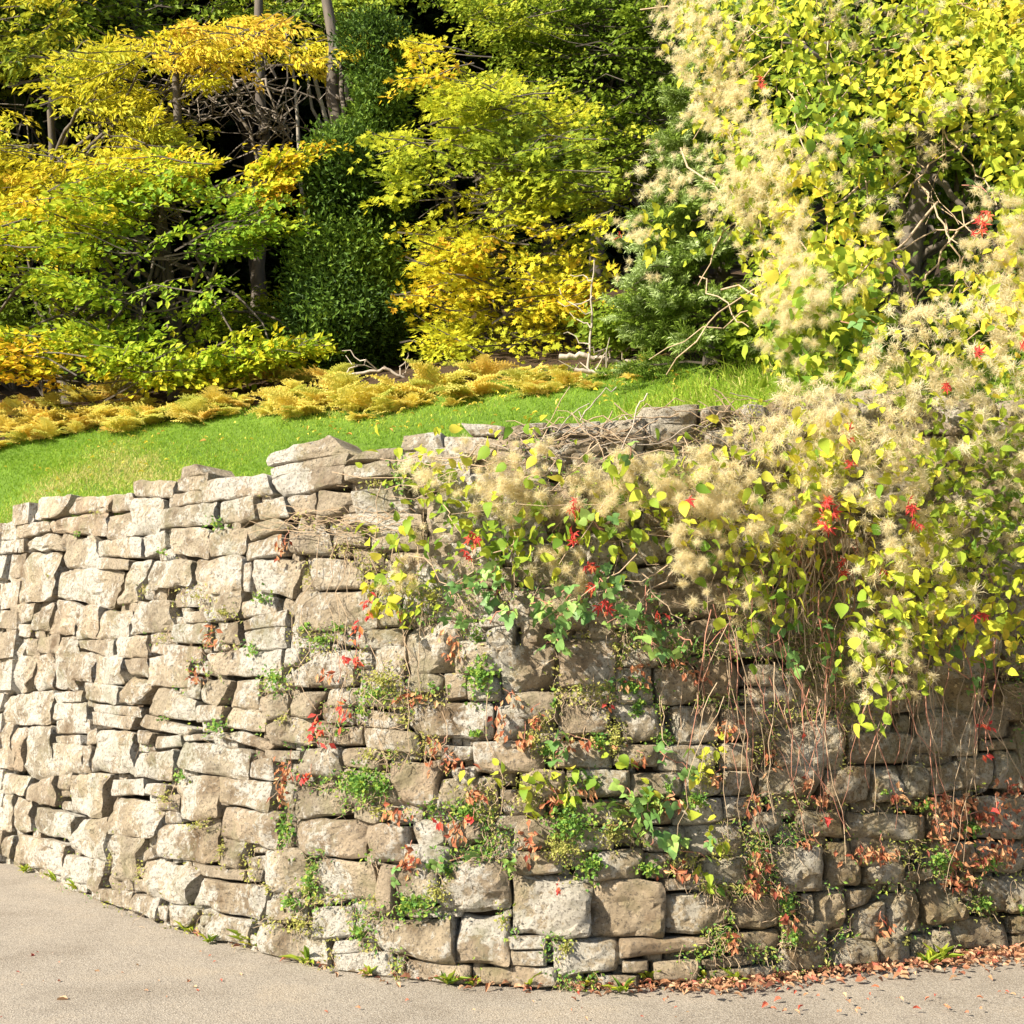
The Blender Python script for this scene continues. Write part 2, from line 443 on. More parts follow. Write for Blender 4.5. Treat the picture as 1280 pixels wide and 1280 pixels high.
# road: one sheet to the horizon
rx = np.concatenate([np.linspace(-260, -12, 12), np.linspace(-10, 10, 60), np.linspace(12, 260, 12)])
ry = np.concatenate([np.linspace(-260, -4, 10), np.linspace(-2, 13, 50), np.linspace(15, 300, 14)])
def grid(xs, ys, zf):
    X, Y = np.meshgrid(xs, ys, indexing='ij')
    V = np.stack([X, Y, zf(X, Y)], -1).reshape(-1, 3)
    i = (np.arange(len(xs) - 1)[:, None] * len(ys) + np.arange(len(ys) - 1)[None]).ravel()
    T = np.concatenate([np.stack([i, i + len(ys), i + len(ys) + 1], -1), np.stack([i, i + len(ys) + 1, i + 1], -1)])
    return V, T
V, T = grid(rx, ry, lambda X, Y: .012 * np.sin(X * .9) * np.sin(Y * .8) * np.exp(-(X ** 2 + Y ** 2) / 200) - .008)
o = link("road", mk_mesh("road", V, T, M_ROAD, smooth=True)); o["kind"] = "structure"

# lawn and wooded hillside behind the wall
xs = np.concatenate([np.linspace(-60, -11, 25), np.linspace(-10.6, 7.4, 100), np.linspace(8, 60, 25)])
tt = np.concatenate([np.linspace(0, 1, 26) ** 1.3])
def lawn_rows(f0, f1):
    rows = []
    for t in f1:
        rows.append(t)
    return rows
Vl, idx = [], 0
nY = 40
Xg = np.repeat(xs[:, None], nY, 1)
tY = np.linspace(0, 1, nY)[None] ** 1.2
y0 = np.minimum(curve(xs) + .36 * np.minimum(np.sqrt(1 + dcurve(xs) ** 2), 2), 60)[:, None]; y1 = np.maximum(ybank(xs)[:, None] + .3, y0 + 1)
Yg = y0 + (y1 - y0) * tY
Vg = np.stack([Xg, Yg, land(Xg, Yg)], -1).reshape(-1, 3)
i = (np.arange(len(xs) - 1)[:, None] * nY + np.arange(nY - 1)[None]).ravel()
Tg = np.concatenate([np.stack([i, i + nY, i + nY + 1], -1), np.stack([i, i + nY + 1, i + 1], -1)])
o = link("lawn", mk_mesh("lawn", Vg, Tg, M_LAWN, smooth=True)); o["kind"] = "structure"
Yh = y1 + np.linspace(0, 1, nY)[None] ** 1.8 * 75
Vh = np.stack([Xg, Yh, land(Xg, Yh) + np.where(np.arange(nY)[None] > 0, .12 * np.sin(Xg * 1.7) * np.sin(Yh * 1.3), 0)], -1).reshape(-1, 3)
o = link("hillside", mk_mesh("hillside", Vh, Tg, M_FOREST, smooth=True)); o["kind"] = "structure"

# ------------------------------------------------------------------ dry stone wall
# traced stones: blocks per tile (origin), corners top-left, top-right, bottom-right, bottom-left
TILES = {(0, 560): """150 228 318 212 275 295 152 320;82 250 150 245 150 325 85 330;330 225 500 212 488 275 300 285;490 215 590 205 585 270 495 285;595 150 780 150 770 220 600 210;785 145 920 110 910 185 790 190;810 90 880 75 910 115 800 140;900 150 1200 125 1215 200 900 235;750 210 895 190 895 235 745 265;220 330 460 275 485 385 225 375;70 345 215 325 220 365 75 405;-20 345 70 330 75 400 -20 415;575 240 735 230 700 385 565 380;480 310 580 285 560 400 485 405;715 280 965 240 965 330 715 355;975 250 1140 220 1140 310 975 335;1130 250 1260 220 1280 295 1135 320;95 410 240 385 290 455 105 450;-20 415 85 410 80 460 -20 475;1085 360 1230 310 1280 350 1100 415;770 365 925 360 925 485 750 460;930 380 1090 360 1090 465 930 475;1095 430 1250 385 1270 470 1100 495;445 415 625 400 630 480 440 480;635 395 720 370 740 440 635 480;285 430 420 385 432 530 272 530;45 480 255 460 250 665 50 695;430 490 580 500 580 540 430 535;262 545 545 540 510 712 258 655;-30 550 30 550 40 700 -30 710;-30 480 45 485 35 545 -30 545;580 520 660 500 600 680 530 695;665 510 855 500 850 605 660 625;865 510 1090 480 1080 650 870 630;1085 520 1115 515 1110 630 1085 630;-30 725 50 725 50 760 -30 760;55 705 160 690 140 760 60 785;20 785 140 790 135 838 25 830;150 745 240 680 215 810 135 800;265 680 338 700 335 825 218 825;340 710 450 700 430 845 350 845;450 740 575 725 560 835 430 845;600 690 765 680 760 800 575 820;810 730 930 730 935 775 815 775;1075 690 1215 665 1225 730 1080 755;1070 770 1270 720 1270 790 1075 805;755 795 925 780 930 870 765 860;970 785 1055 780 1060 870 965 860;1085 820 1270 800 1275 890 1090 890;-20 835 105 840 40 1090 -20 1085;115 850 165 850 165 920 120 920;172 850 265 830 260 910 165 900;80 925 165 920 140 1075 50 1100;165 930 245 920 220 1070 145 1070;270 845 345 850 330 1070 225 1060;345 860 508 852 500 932 350 885;515 850 660 835 665 925 510 930;340 915 415 910 410 1035 330 1030;420 930 545 925 550 1040 415 1050;670 870 890 890 890 955 665 905;550 945 665 935 660 1020 565 990;665 940 845 925 840 1060 665 1045;905 915 1268 895 1250 1015 970 1000;845 1020 890 1030 885 1110 840 1100;900 1040 1035 1040 985 1140 890 1120;1035 1040 1150 1030 1150 1150 1040 1150;20 1110 235 1080 225 1225 5 1220;245 1090 375 1080 370 1125 245 1130;375 1050 530 1060 520 1140 375 1110;570 1015 690 1050 635 1140 540 1130;700 1050 870 1130 850 1210 650 1170;240 1135 380 1135 380 1210 230 1200;415 1140 630 1155 625 1195 420 1170;410 1175 605 1200 580 1250 410 1225;640 1185 860 1250 830 1280 620 1235;870 1150 1000 1150 995 1200 875 1215;1015 1160 1190 1175 1180 1260 1005 1235;1158 1115 1270 1100 1280 1170 1150 1170""",
(0, 880): """250 75 385 70 390 130 250 125;245 145 355 140 360 175 245 178;-30 75 55 95 35 290 -30 288;60 110 112 108 95 300 38 270;115 105 240 95 230 320 100 330;246 185 360 180 355 300 245 310;365 190 405 185 405 295 362 300;385 130 440 110 430 170 385 180;450 125 595 135 590 305 405 295;610 120 680 130 665 175 610 170;690 150 815 140 810 185 690 195;610 225 785 210 780 335 595 320;800 170 1115 215 1095 335 785 275;950 140 1060 115 1215 175 1175 210;815 145 895 135 920 160 820 165;1115 255 1225 245 1225 340 1115 320;1185 215 1280 215 1280 260 1190 250;1190 100 1280 60 1280 190 1200 175;-30 305 115 325 110 400 -30 385;125 360 255 325 250 445 120 425;265 315 320 310 300 380 260 370;320 320 490 310 450 510 280 465;495 345 635 335 635 400 495 405;640 355 745 360 740 420 640 390;490 420 705 445 695 590 465 570;-30 400 65 405 40 560 -30 555;65 427 150 430 140 560 45 555;165 460 335 500 310 600 150 565;345 515 480 510 465 700 320 640;790 325 968 325 955 500 780 505;977 335 1215 355 1210 475 990 430;985 465 1250 490 1215 640 975 580;720 535 970 560 950 710 680 660;515 590 635 600 590 785 495 775;640 660 670 640 680 680 635 700;75 580 290 645 270 760 65 690;-30 600 60 590 55 680 -30 665;195 595 295 630 290 660 190 620;295 680 390 690 385 800 275 770;400 700 465 710 450 840 390 805;1005 610 1090 620 1055 735 985 705;860 715 1080 745 1075 785 890 760;650 690 875 745 825 890 630 835;895 780 1190 825 1150 955 855 880;1200 830 1280 830 1280 970 1175 940;440 820 590 840 570 910 430 860;590 850 705 870 690 965 575 900;755 895 880 915 830 990 745 975;920 935 1110 970 1100 1070 890 1025;705 900 745 900 740 965 705 950""",
(320, 520): """50 180 320 85 440 160 50 222;55 232 410 162 395 210 60 275;70 285 400 215 385 300 110 358;400 235 620 195 615 260 395 290;480 160 620 140 620 190 400 200;640 85 815 75 830 150 640 160;840 90 1110 100 1040 190 845 160;912 30 1100 45 1100 88 960 80;1130 60 1280 25 1280 85 1120 115;135 375 265 345 275 430 175 440;275 345 430 335 390 420 285 470;440 350 660 320 680 430 440 435;390 440 740 440 750 500 395 480;135 515 335 525 330 610 140 605;345 530 480 520 490 580 345 575;500 500 760 490 755 590 520 590;240 635 455 650 465 755 250 765;-10 650 200 640 160 805 -5 760;165 790 510 780 515 935 160 950;590 610 790 620 790 720 590 690;650 700 800 700 800 790 640 780;540 860 650 850 660 930 540 935;365 960 435 985 440 1020 360 1010;450 960 650 940 650 1030 450 1030;675 935 905 905 900 1130 690 1140;1000 890 1140 870 1145 930 1005 940;1035 950 1150 935 1150 1035 1030 1030;1180 930 1280 900 1280 1020 1185 1020;1075 1040 1320 1020 1320 1230 1100 1225;250 1060 430 1040 430 1190 250 1200;510 1035 660 1030 660 1160 520 1170;130 1040 210 1030 200 1090 130 1120;160 1140 250 1100 245 1200 130 1200;680 1150 820 1150 820 1220 660 1230;837 1150 935 1150 935 1250 835 1250;320 1220 480 1210 490 1280 320 1290;950 1160 1080 1150 1080 1260 950 1250;150 1240 312 1230 250 1335 145 1330;30 1245 140 1240 140 1330 20 1350""",
(320, 880): """60 75 240 60 240 180 55 150;330 110 480 105 470 180 330 175;490 115 720 130 720 215 490 200;695 15 1050 0 1050 155 705 130;210 200 380 195 380 320 200 315;385 205 560 205 550 295 400 270;45 210 200 210 195 245 50 245;135 385 380 395 385 485 175 500;440 450 640 460 540 530 440 500;600 270 830 260 800 440 620 450;870 290 975 280 970 350 890 375;975 175 1280 170 1280 300 985 300;1070 20 1190 10 1190 170 1075 160;165 510 480 520 475 685 170 640;20 650 240 660 215 840 30 810;490 540 680 545 660 700 500 680;700 525 830 520 850 610 720 660;840 540 1000 510 1010 600 860 640;280 700 520 710 520 860 280 850;540 720 620 730 615 930 525 910;830 720 1110 700 1125 910 810 920;40 880 220 870 220 960 40 950;230 920 420 910 420 1030 250 1040;525 980 870 960 885 1150 550 1095;890 950 1110 945 1125 1140 890 1150;0 985 310 1030 325 1160 0 1100;360 1115 600 1110 610 1210 370 1180;670 1140 950 1170 940 1245 670 1220;1010 1180 1200 1170 1180 1240 1010 1240;1130 1040 1280 1035 1280 1085 1140 1085;1140 1100 1280 1095 1280 1160 1140 1160;350 1060 480 1050 480 1105 345 1105;1090 500 1200 500 1200 550 1070 550;490 30 640 50 640 110 500 100;820 190 970 190 960 240 830 260;1090 380 1280 400 1280 500 1100 500""",
(640, 880): """10 770 352 775 345 1030 5 1015;360 790 660 790 670 1020 360 1035;675 850 960 855 960 985 690 1025;980 860 1180 850 1185 980 1000 1005;490 1050 890 1035 885 1080 485 1125;1010 1020 1200 1005 1195 1080 1015 1090;860 1140 1070 1115 1070 1150 870 1180;190 1060 470 1050 465 1175 200 1205;500 1145 600 1140 600 1195 500 1190;640 1150 820 1140 820 1230 640 1220;0 1170 185 1170 200 1250 0 1250;380 1210 560 1210 560 1260 380 1255;860 1190 1160 1165 1150 1215 870 1235;360 670 570 650 585 770 370 775;930 180 1050 180 1075 290 930 290;945 310 1095 300 1095 400 940 400;940 20 1110 0 1110 130 950 160;700 20 920 0 920 160 740 170;450 0 650 0 640 150 510 170;210 0 430 20 415 130 215 130;950 420 1050 420 1050 500 950 500;1070 480 1200 490 1180 580 1060 570;680 780 830 780 840 820 680 830;860 690 1040 690 1040 800 850 790;200 170 440 180 440 280 200 280;460 190 640 190 640 270 460 270;660 190 900 190 900 290 660 290;250 300 520 300 520 400 250 410;540 310 740 310 740 400 540 410;760 310 920 310 920 400 760 410;20 520 220 500 220 640 20 640;240 440 480 430 480 530 240 540;500 430 700 430 700 520 500 530;720 430 930 430 930 520 720 530;240 560 440 550 440 640 250 650;600 550 760 550 760 650 600 650;780 540 1030 540 1030 670 780 670;590 670 700 670 700 770 600 770;20 660 220 660 220 750 20 750""",
(920, 880): """185 95 460 75 470 275 195 275;510 120 800 140 800 250 505 260;815 35 1045 20 1050 215 815 230;1075 20 1240 10 1245 145 1080 150;1080 165 1240 155 1240 200 1085 205;105 290 380 280 380 400 105 410;385 300 595 280 590 420 390 430;600 290 740 280 740 440 605 430;745 280 840 280 850 410 750 430;845 290 980 260 1000 370 870 405;990 240 1130 230 1130 350 1005 370;1140 220 1300 210 1300 370 1140 380;280 480 450 470 465 590 290 580;505 490 830 500 820 605 500 590;160 630 385 640 390 820 215 835;410 620 510 610 560 800 420 800;575 740 750 690 750 790 580 800;760 750 870 730 870 780 770 780;495 830 615 820 600 880 500 920;340 845 480 840 500 980 350 1010;530 930 650 875 690 1040 540 1030;655 865 800 825 815 995 705 1035;815 785 960 800 1035 940 845 970;1090 760 1200 790 1230 910 1110 920;960 965 1195 955 1205 1095 975 1095;880 1010 940 1000 970 1080 870 1100;780 1040 870 1030 870 1125 780 1140;620 1055 760 1040 770 1145 620 1160;440 1050 610 1050 610 1150 440 1160;190 1100 400 1085 405 1165 200 1190;1220 950 1300 940 1300 1020 1220 1020;1220 1035 1300 1030 1300 1090 1220 1090;290 850 330 850 325 970 280 970;1240 840 1300 820 1300 880 1245 890;870 610 1060 620 1060 720 870 725;1070 620 1300 620 1300 740 1070 740;850 430 1060 420 1060 590 850 590;1070 420 1300 410 1300 590 1070 590""",
(640, 520): """600 60 790 50 815 145 600 140;180 40 390 20 390 100 190 100;400 25 585 20 585 100 400 100;590 -35 830 -45 825 35 600 38;840 -30 980 -50 980 20 850 30;230 110 400 110 410 180 230 180;425 110 580 110 570 180 425 190;870 70 1030 60 1030 130 870 130;20 570 120 570 130 700 20 700;500 550 740 550 735 640 490 650;490 695 755 650 760 745 580 775;330 520 450 520 470 640 340 640;650 780 830 770 830 860 650 870;800 920 900 900 890 1010 800 1000;340 910 460 900 460 990 350 990;220 1010 460 1000 460 1190 220 1200;500 1040 660 1030 660 1110 500 1110;50 900 130 900 150 1010 50 1010;830 1080 1030 1080 1030 1250 840 1240;1050 1110 1200 1100 1200 1200 1050 1190;1050 1210 1280 1200 1280 1270 1050 1270;480 1120 620 1120 620 1270 480 1270;640 1120 820 1120 820 1270 650 1270"""}
QUADS = []
for (ox, oy), s in TILES.items():
    for q in s.replace("\n", "").split(";"):
        a = np.array([float(v) for v in q.split()]).reshape(4, 2) * (360 / 1280.0) + [ox, oy]
        QUADS.append(a)
# coverage map, 3 px cells, over the wall face
CW, CH = 470, 300                         # covers px -60..1350, py 450..1350
cov = np.zeros((CH, CW), bool)
gy, gx = np.mgrid[0:CH, 0:CW]; gpx = gx * 3 - 60 + 1.5; gpy = gy * 3 + 450 + 1.5
for q in QUADS:
    cov |= in_poly(gpx, gpy, [tuple(p) for p in q])
top_at = lambda x: np.interp(x, _top[:, 0], _top[:, 1])
base_at = lambda x: np.interp(x, _b[:, 0], _b[:, 1])
free = (~cov) & (gpy > top_at(gpx) + 6) & (gpy < base_at(gpx) + 7)
edge_cells = free.copy()
n_traced = len(QUADS)
fill_small = []
rr = np.random.default_rng(5)
for (w, h, tol) in ((30, 17, .90), (24, 14, .9), (19, 12, .88), (13, 9, .86), (10, 6, .85), (6, 9, .85), (7, 5, .85), (4, 4, .85)):
    ii = np.cumsum(np.cumsum(np.pad(free, ((1, 0), (1, 0))).astype(int), 0), 1)
    ys, xs_ = np.nonzero(free)
    order = np.lexsort((xs_ + rr.integers(0, 3, len(xs_)), ys))
    for k in order:
        y, x = ys[k], xs_[k]
        if not free[y, x] or y + h >= CH or x + w >= CW: continue
        if free[y:y + h, x:x + w].mean() < tol: continue
        free[y:y + h, x:x + w] = False
        j = rr.normal(0, 2.0, (4, 2)) * min(1, h / 10)
        q = np.array([(x, y), (x + w - .5, y), (x + w - .5, y + h - .5), (x, y + h - .5)], float) * 3 + [-60, 450] + j
        (QUADS if w * h >= 19 * 12 else fill_small).append(q)

RINGS = np.array([-1.0, -1.0, -.95, -.84, -.66, -.45, -.23, 0, .23, .45, .66, .84, .95, 1.0, 1.0])
NR = len(RINGS); OUT = np.zeros(NR, bool); OUT[[0, -1]] = True
def stone_geo(q, seed, rings=RINGS, deep=.26, proud=None):
    """a rough block whose face fills the traced corners; world space"""
    r = np.random.default_rng(seed)
    C = wall_pt(q[:, 0], q[:, 1])                         # TL TR BR BL
    mid = C.mean(0); n = wall_n(mid[0])
    ex = C[1] + C[2] - C[0] - C[3]; ey = C[0] + C[1] - C[2] - C[3]
    w = np.linalg.norm(ex) / 2; h = np.linalg.norm(ey) / 2; sz = min(w, h)
    gx_ = 1 + np.clip((.026 - .045 * min(1, abs(float(dcurve(mid[0]))))) / max(w, .05), -.06, .14); gy_ = 1 + np.clip(.022 / max(h, .05), 0, .16)
    ex = ex / 4 * (gx_ - 1); ey = ey / 4 * (gy_ - 1)
    C = C + np.array([-ex + ey, ex + ey, ex - ey, -ex - ey])
    k = len(rings)
    u, v = np.meshgrid(rings, rings, indexing='ij')
    e = np.maximum(abs(u), abs(v))
    p = r.uniform(7, 26)
    rs = np.where(e > 0, e / np.maximum((abs(u) ** p + abs(v) ** p) ** (1 / p), 1e-6), 1)
    uu, vv = u * rs, v * rs
    a, b = (uu + 1) / 2, (vv + 1) / 2
    P = (C[3] * ((1 - a) * (1 - b))[..., None] + C[2] * (a * (1 - b))[..., None] + C[0] * ((1 - a) * b)[..., None] + C[1] * (a * b)[..., None])
    back = np.zeros((k, k), bool); back[[0, -1], :] = True; back[:, [0, -1]] = True
    ed = np.clip((1 - e) / .2, 0, 1)
    bul = (r.uniform(.004, .045) * (1 - .5 * min(1, abs(float(dcurve(mid[0]))))) if proud is None else proud)
    dep = bul + min(.3 * sz, .028) * (1 - (1 - ed) ** 1.8) - .014
    dep = dep + (uu * r.normal(0, .13) + vv * r.normal(0, .13)) * sz * .5       # tilt of the face
    # chipped facets
    for _ in range(r.integers(4, 9)):
        th = r.uniform(0, 2 * math.pi); dd = r.uniform(.35, .97); st = r.uniform(.05, .26) * sz
        cut = (np.cos(th) * uu + np.sin(th) * vv - dd)
        dep = np.where(cut > 0, dep - cut * st * 1.6, dep)
    dep = bul * .5 + (dep - bul * .5) * (1 - .65 * min(1, abs(float(dcurve(mid[0])))))
    nz = np.array([[noise.fractal(Vector(P[i, j] * 5.5 + seed * .37), .8, 2.1, 4) for j in range(k)] for i in range(k)])
    n2 = np.array([[noise.noise_vector(Vector(P[i, j] * 7 + seed * .71)) for j in range(k)] for i in range(k)])
    dep = dep + nz * min(.042, sz * .2)
    P = P + n2 * min(.022, sz * .11) * np.where(e > .5, 1, .6)[..., None]
    dep = np.where(back, -deep, dep)
    P = np.where(back[..., None], mid + (P - mid) * .9, P) + n * dep[..., None]
    V = P.reshape(-1, 3)
    i = (np.arange(k - 1)[:, None] * k + np.arange(k - 1)[None]).ravel()
    flip = np.concatenate([np.stack([i, i + k, i + k + 1], -1), np.stack([i, i + k + 1, i + 1], -1)])
    return V, flip

wall = thing("dry_stone_wall", "curved dry stone retaining wall of rough buff sandstone beside the road", "wall"); wall["kind"] = "thing"
areas = [abs(np.cross(q[2] - q[0], q[3] - q[1])) for q in QUADS]
order = np.argsort(areas)[::-1]
small = Acc()
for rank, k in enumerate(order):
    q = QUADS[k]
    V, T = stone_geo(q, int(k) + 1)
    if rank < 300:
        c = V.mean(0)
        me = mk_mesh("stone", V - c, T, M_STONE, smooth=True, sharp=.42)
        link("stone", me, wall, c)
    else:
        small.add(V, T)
R_LOW = np.array([-1.0, -1.0, -.78, -.3, .3, .78, 1.0, 1.0])
for k, q in enumerate(fill_small):
    V, T = stone_geo(q, 5000 + k, R_LOW, .2, proud=RNG.uniform(-.09, -.025)); small.add(V, T)
# the wall runs on beyond both edges of the picture: plain rows of stones there
def off_frame(Xa, Xb):
    z = 0.0
    while z < 3.3:
        h = RNG.uniform(.13, .3); X = Xa - RNG.uniform(0, .2)
        while X < Xb:
            w = RNG.uniform(.16, .5) / math.sqrt(1 + float(dcurve(X)) ** 2)
            P = np.array([[X, float(curve(X)) + BATTER * zz, zz] for zz in (z, z + h)] + [[X + w, float(curve(X + w)) + BATTER * zz, zz] for zz in (z, z + h)])
            if z + h > float(ztop(X)) + .04: X += w; continue
            n = wall_n(X); m = P.mean(0); ctr = m + (P - m) * .96
            f = ctr + n * RNG.uniform(.0, .05); b_ = P - n * .25
            s8 = np.concatenate([m + (f - m) * .9, b_])
            s8 = s8 + RNG.normal(0, .012, s8.shape)
            small.add(s8, [[0, 2, 3], [0, 3, 1], [4, 0, 1], [4, 1, 5], [2, 6, 7], [2, 7, 3], [1, 3, 7], [1, 7, 5], [4, 6, 2], [4, 2, 0]])
            X += w
        z += h
off_frame(X0 - 5, X0 - .12); off_frame(X1 + .12, X1 + 6)
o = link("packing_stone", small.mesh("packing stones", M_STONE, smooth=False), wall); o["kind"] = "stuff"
# dark earth core behind the stones
cx_ = np.linspace(X0 - 5.2, X1 + 6.2, 150); cz = np.linspace(-.1, 1, 24)
Xc = np.repeat(cx_[:, None], 24, 1); Zc = (ztop(cx_)[:, None] - .10) * cz[None]
nn = wall_n(Xc)
Yc = curve(Xc) + BATTER * Zc
Vc = np.stack([Xc, Yc, Zc], -1) - nn * .15 + rnd(Xc.size, .01).reshape(150, 24, 3)
Vt = np.stack([cx_, np.minimum(curve(cx_), 60) + .75, ztop(cx_) - .13], -1)[:, None]
Vc = np.concatenate([Vc, Vt], 1); k = 25
i = (np.arange(149)[:, None] * k + np.arange(k - 1)[None]).ravel()
link("earth_core", mk_mesh("earth core", Vc.reshape(-1, 3), np.concatenate([np.stack([i, i + k, i + k + 1], -1), np.stack([i, i + k + 1, i + 1], -1)]), M_EARTH), wall)
# ------------------------------------------------------------------ trees
PXM = lambda d: d / F                      # metres per photo pixel at depth d

def blob_pts(blobs, n, shell=.55, front=True, ragged=.16):
    """positions in a union of ellipsoids given as (px, py, depth, rx px, ry px, rdepth m); with outward normals"""
    w = np.array([b[3] * b[4] * (b[6] if len(b) > 6 else 1) for b in blobs], float); w /= w.sum()
    k = RNG.choice(len(blobs), n, p=w)
    B = np.array([b[:6] for b in blobs], float)[k]
    C = plane_pt(B[:, 0], B[:, 1], B[:, 2])
    R = np.stack([B[:, 3] * PXM(B[:, 2]), B[:, 5], B[:, 4] * PXM(B[:, 2])], -1)
    d = nrm(rnd(n))
    if front: d[:, 1] = np.where(RNG.random(n) < .72, -abs(d[:, 1]), d[:, 1])
    rad = (shell + (1 - shell) * RNG.random(n)) ** .8 * np.where(RNG.random(n) < ragged, RNG.uniform(1.0, 1.45, n), 1)
    return C + d * R * rad[:, None], nrm(d / R), d

def crown_tufts(blobs, n, per, spread, L, W, shape=LEAF2, droop=.4, tintf=None, flat=0.0, shell=.5, seed=1.0, gap=.0, axis_out=.6):
    """clusters of leaves; flat>0 lays the leaves of each cluster in a level spray"""
    P, Nn, D = blob_pts(blobs, n, shell)
    if gap > 0:
        keep = wob(P, 1.5, seed) > gap * RNG.random(len(P)) ** .4
        P, Nn, D = P[keep], Nn[keep], D[keep]; n = len(P)
    az = np.stack([D[:, 0], D[:, 1] - .25, 0 * D[:, 0]], -1) + rnd(n, .5) * [1, 1, 0]
    O = nrm(az + [0, 0, 1e-3]); S = np.stack([-O[:, 1], O[:, 0], 0 * O[:, 0]], -1)
    m = n * per; r = np.repeat(np.arange(n), per)
    a = RNG.uniform(-.55, .55, m); b = RNG.normal(0, .32, m); c = RNG.normal(0, 1, m)
    sp = spread * RNG.uniform(.6, 1.4, n)[r]
    thick = (1 - flat) * .45 + .06
    Q = P[r] + O[r] * (a * sp)[:, None] + S[r] * (b * sp * .9)[:, None]
    Q[:, 2] += c * sp * thick * .5 - (a + .5) ** 2 * sp * .25 * flat
    A = nrm(O[r] * axis_out + S[r] * (np.sign(b) * .7)[:, None] + rnd(m, .35) + [0, 0, -droop])
    Nu = nrm(np.array([-.12, -.42, 1.0]) * (.5 + flat) + Nn[r] * (1 - .6 * flat) + rnd(m, .45))
    s = RNG.uniform(.7, 1.25, m)
    V, T = leaves(Q, A, Nu, L * s, W * s, shape)
    t = tintf(Q, P[r]) if tintf else wob(P[r], .9, seed)
    t = np.clip(t + RNG.normal(0, .10, m), 0, 1)
    return V, T, np.repeat(t, len(shape[1]))

def poly_sprays(poly, d, thick, n, Ls, per, L, W, shape, axis_px, tilt, tintf, seed, gap=.45, face=.55, droop=.2, width=.3, twigs=None, holes=()):
    """leafy sprays growing away from a trunk, inside an outline seen from the road, with open gaps between them"""
    q = sample_poly(poly, n * 3)
    w = wob(np.stack([q[:, 0], q[:, 1], 0 * q[:, 0]], -1), .028, seed)
    q = q[w > gap * RNG.random(len(q)) ** .35]
    for hx, hy, ha, hb in holes:
        q = q[((q[:, 0] - hx) / ha) ** 2 + ((q[:, 1] - hy) / hb) ** 2 > RNG.uniform(.5, 1.1, len(q))]
    q = q[:n]; n = len(q)
    C = plane_pt(q[:, 0], q[:, 1], d + thick * RNG.uniform(-.5, .5, n))
    sx = np.where(q[:, 0] + RNG.normal(0, 50, n) > axis_px, 1.0, -1.0); ph = RNG.uniform(-.35, 1.05, n)
    O = nrm(np.stack([sx * np.cos(ph), -np.sin(ph), tilt[0] * (sx if tilt[2] else 1) + RNG.normal(0, tilt[1], n)], -1))
    Nn = nrm(np.array([-.25, -.15 - face, .85]) + rnd(n, .28))
    S = nrm(np.cross(O, Nn)); Nn = np.cross(S, O)
    m = n * per; r = np.repeat(np.arange(n), per)
    sp = Ls * RNG.uniform(.45, 1.5, n)[r]
    a = RNG.uniform(-.5, .5, m); b = RNG.uniform(-1, 1, m) * width * (1 - (a + .5) * .65)
    Q = C[r] + O[r] * (a * sp)[:, None] + S[r] * (b * sp)[:, None] + Nn[r] * RNG.normal(0, .03, m)[:, None]
    Q[:, 2] -= (a + .5) ** 2 * sp * .28 * droop * 2
    A = nrm(O[r] * .7 + S[r] * (np.sign(b) * .75)[:, None] + rnd(m, .33) + [0, 0, -droop])
    Nu = nrm(Nn[r] + rnd(m, .42))
    k = RNG.uniform(.6, 1.3, m); V, T = leaves(Q, A, Nu, L * k, W * k, shape)
    t = np.clip(tintf(Q, C[r]) + RNG.normal(0, .08, n)[r] + RNG.normal(0, .08, m), 0, 1)
    if twigs is not None:
        for i in range(0, n, 2):
            V2, T2 = tube(bend(C[i] - O[i] * Ls * .9, C[i] + O[i] * Ls * .45, 5, .1), np.linspace(.012, .004, 5), 3); twigs.add(V2, T2)
    return V, T, np.repeat(t, len(shape[1]))

def tree(name, label, trunk_px, crown_parts, bark, leafm, limbs=8, group=None, trunk_r=.14, lean=.0, height=None, twigs=0, twacc=None):
    """trunk_px = (px, py of foot, depth); crown_parts = list of (V, T, tint); trunk, limbs and crown are children"""
    px, py, d = trunk_px
    foot = plane_pt(px, py, d); foot[2] = float(land(foot[0], foot[1])) - .1
    o = thing(name, label, "tree", foot, group)
    H = height or 9.0
    top = foot + [RNG.normal(0, .3) + lean, RNG.normal(0, .3), H]
    path = bend(foot, top, 12, .05)
    V, T = tube(path, np.linspace(trunk_r, trunk_r * .25, 12) * np.r_[1.35, 1.1, np.ones(10)], 9)
    link("trunk", mk_mesh("trunk", V - foot, T, bark, smooth=True), o)
    acc = Acc()
    for V, T, t in crown_parts: acc.add(V, T, t)
    allV = np.concatenate(acc.V)
    for _ in range(limbs):
        q = allV[RNG.integers(len(allV))]
        k = RNG.uniform(.12, .75); st = path[int(k * 11)]
        p = bend(st, q, 9, .07, -.04)
        V, T = tube(p, np.linspace(trunk_r * .3, .010, 9), 5)
        link("limb", mk_mesh("limb", V - foot, T, bark, smooth=True), o)
    if twacc is not None and twacc.n:
        x = link('twig', twacc.mesh('twigs', bark, origin=foot), o); x['kind'] = 'stuff'
    if twigs:
        tw = Acc()
        for _ in range(twigs):
            q = allV[RNG.integers(len(allV))]; e = q + nrm(rnd(1))[0] * RNG.uniform(.3, .9)
            V, T = tube(bend(q, e, 5, .2), np.linspace(.012, .004, 5), 3); tw.add(V, T)
        m = tw.mesh("twigs", bark, origin=foot); x = link("twig", m, o); x["kind"] = "stuff"
    link("crown", acc.mesh("crown", leafm, origin=foot), o)
    return o

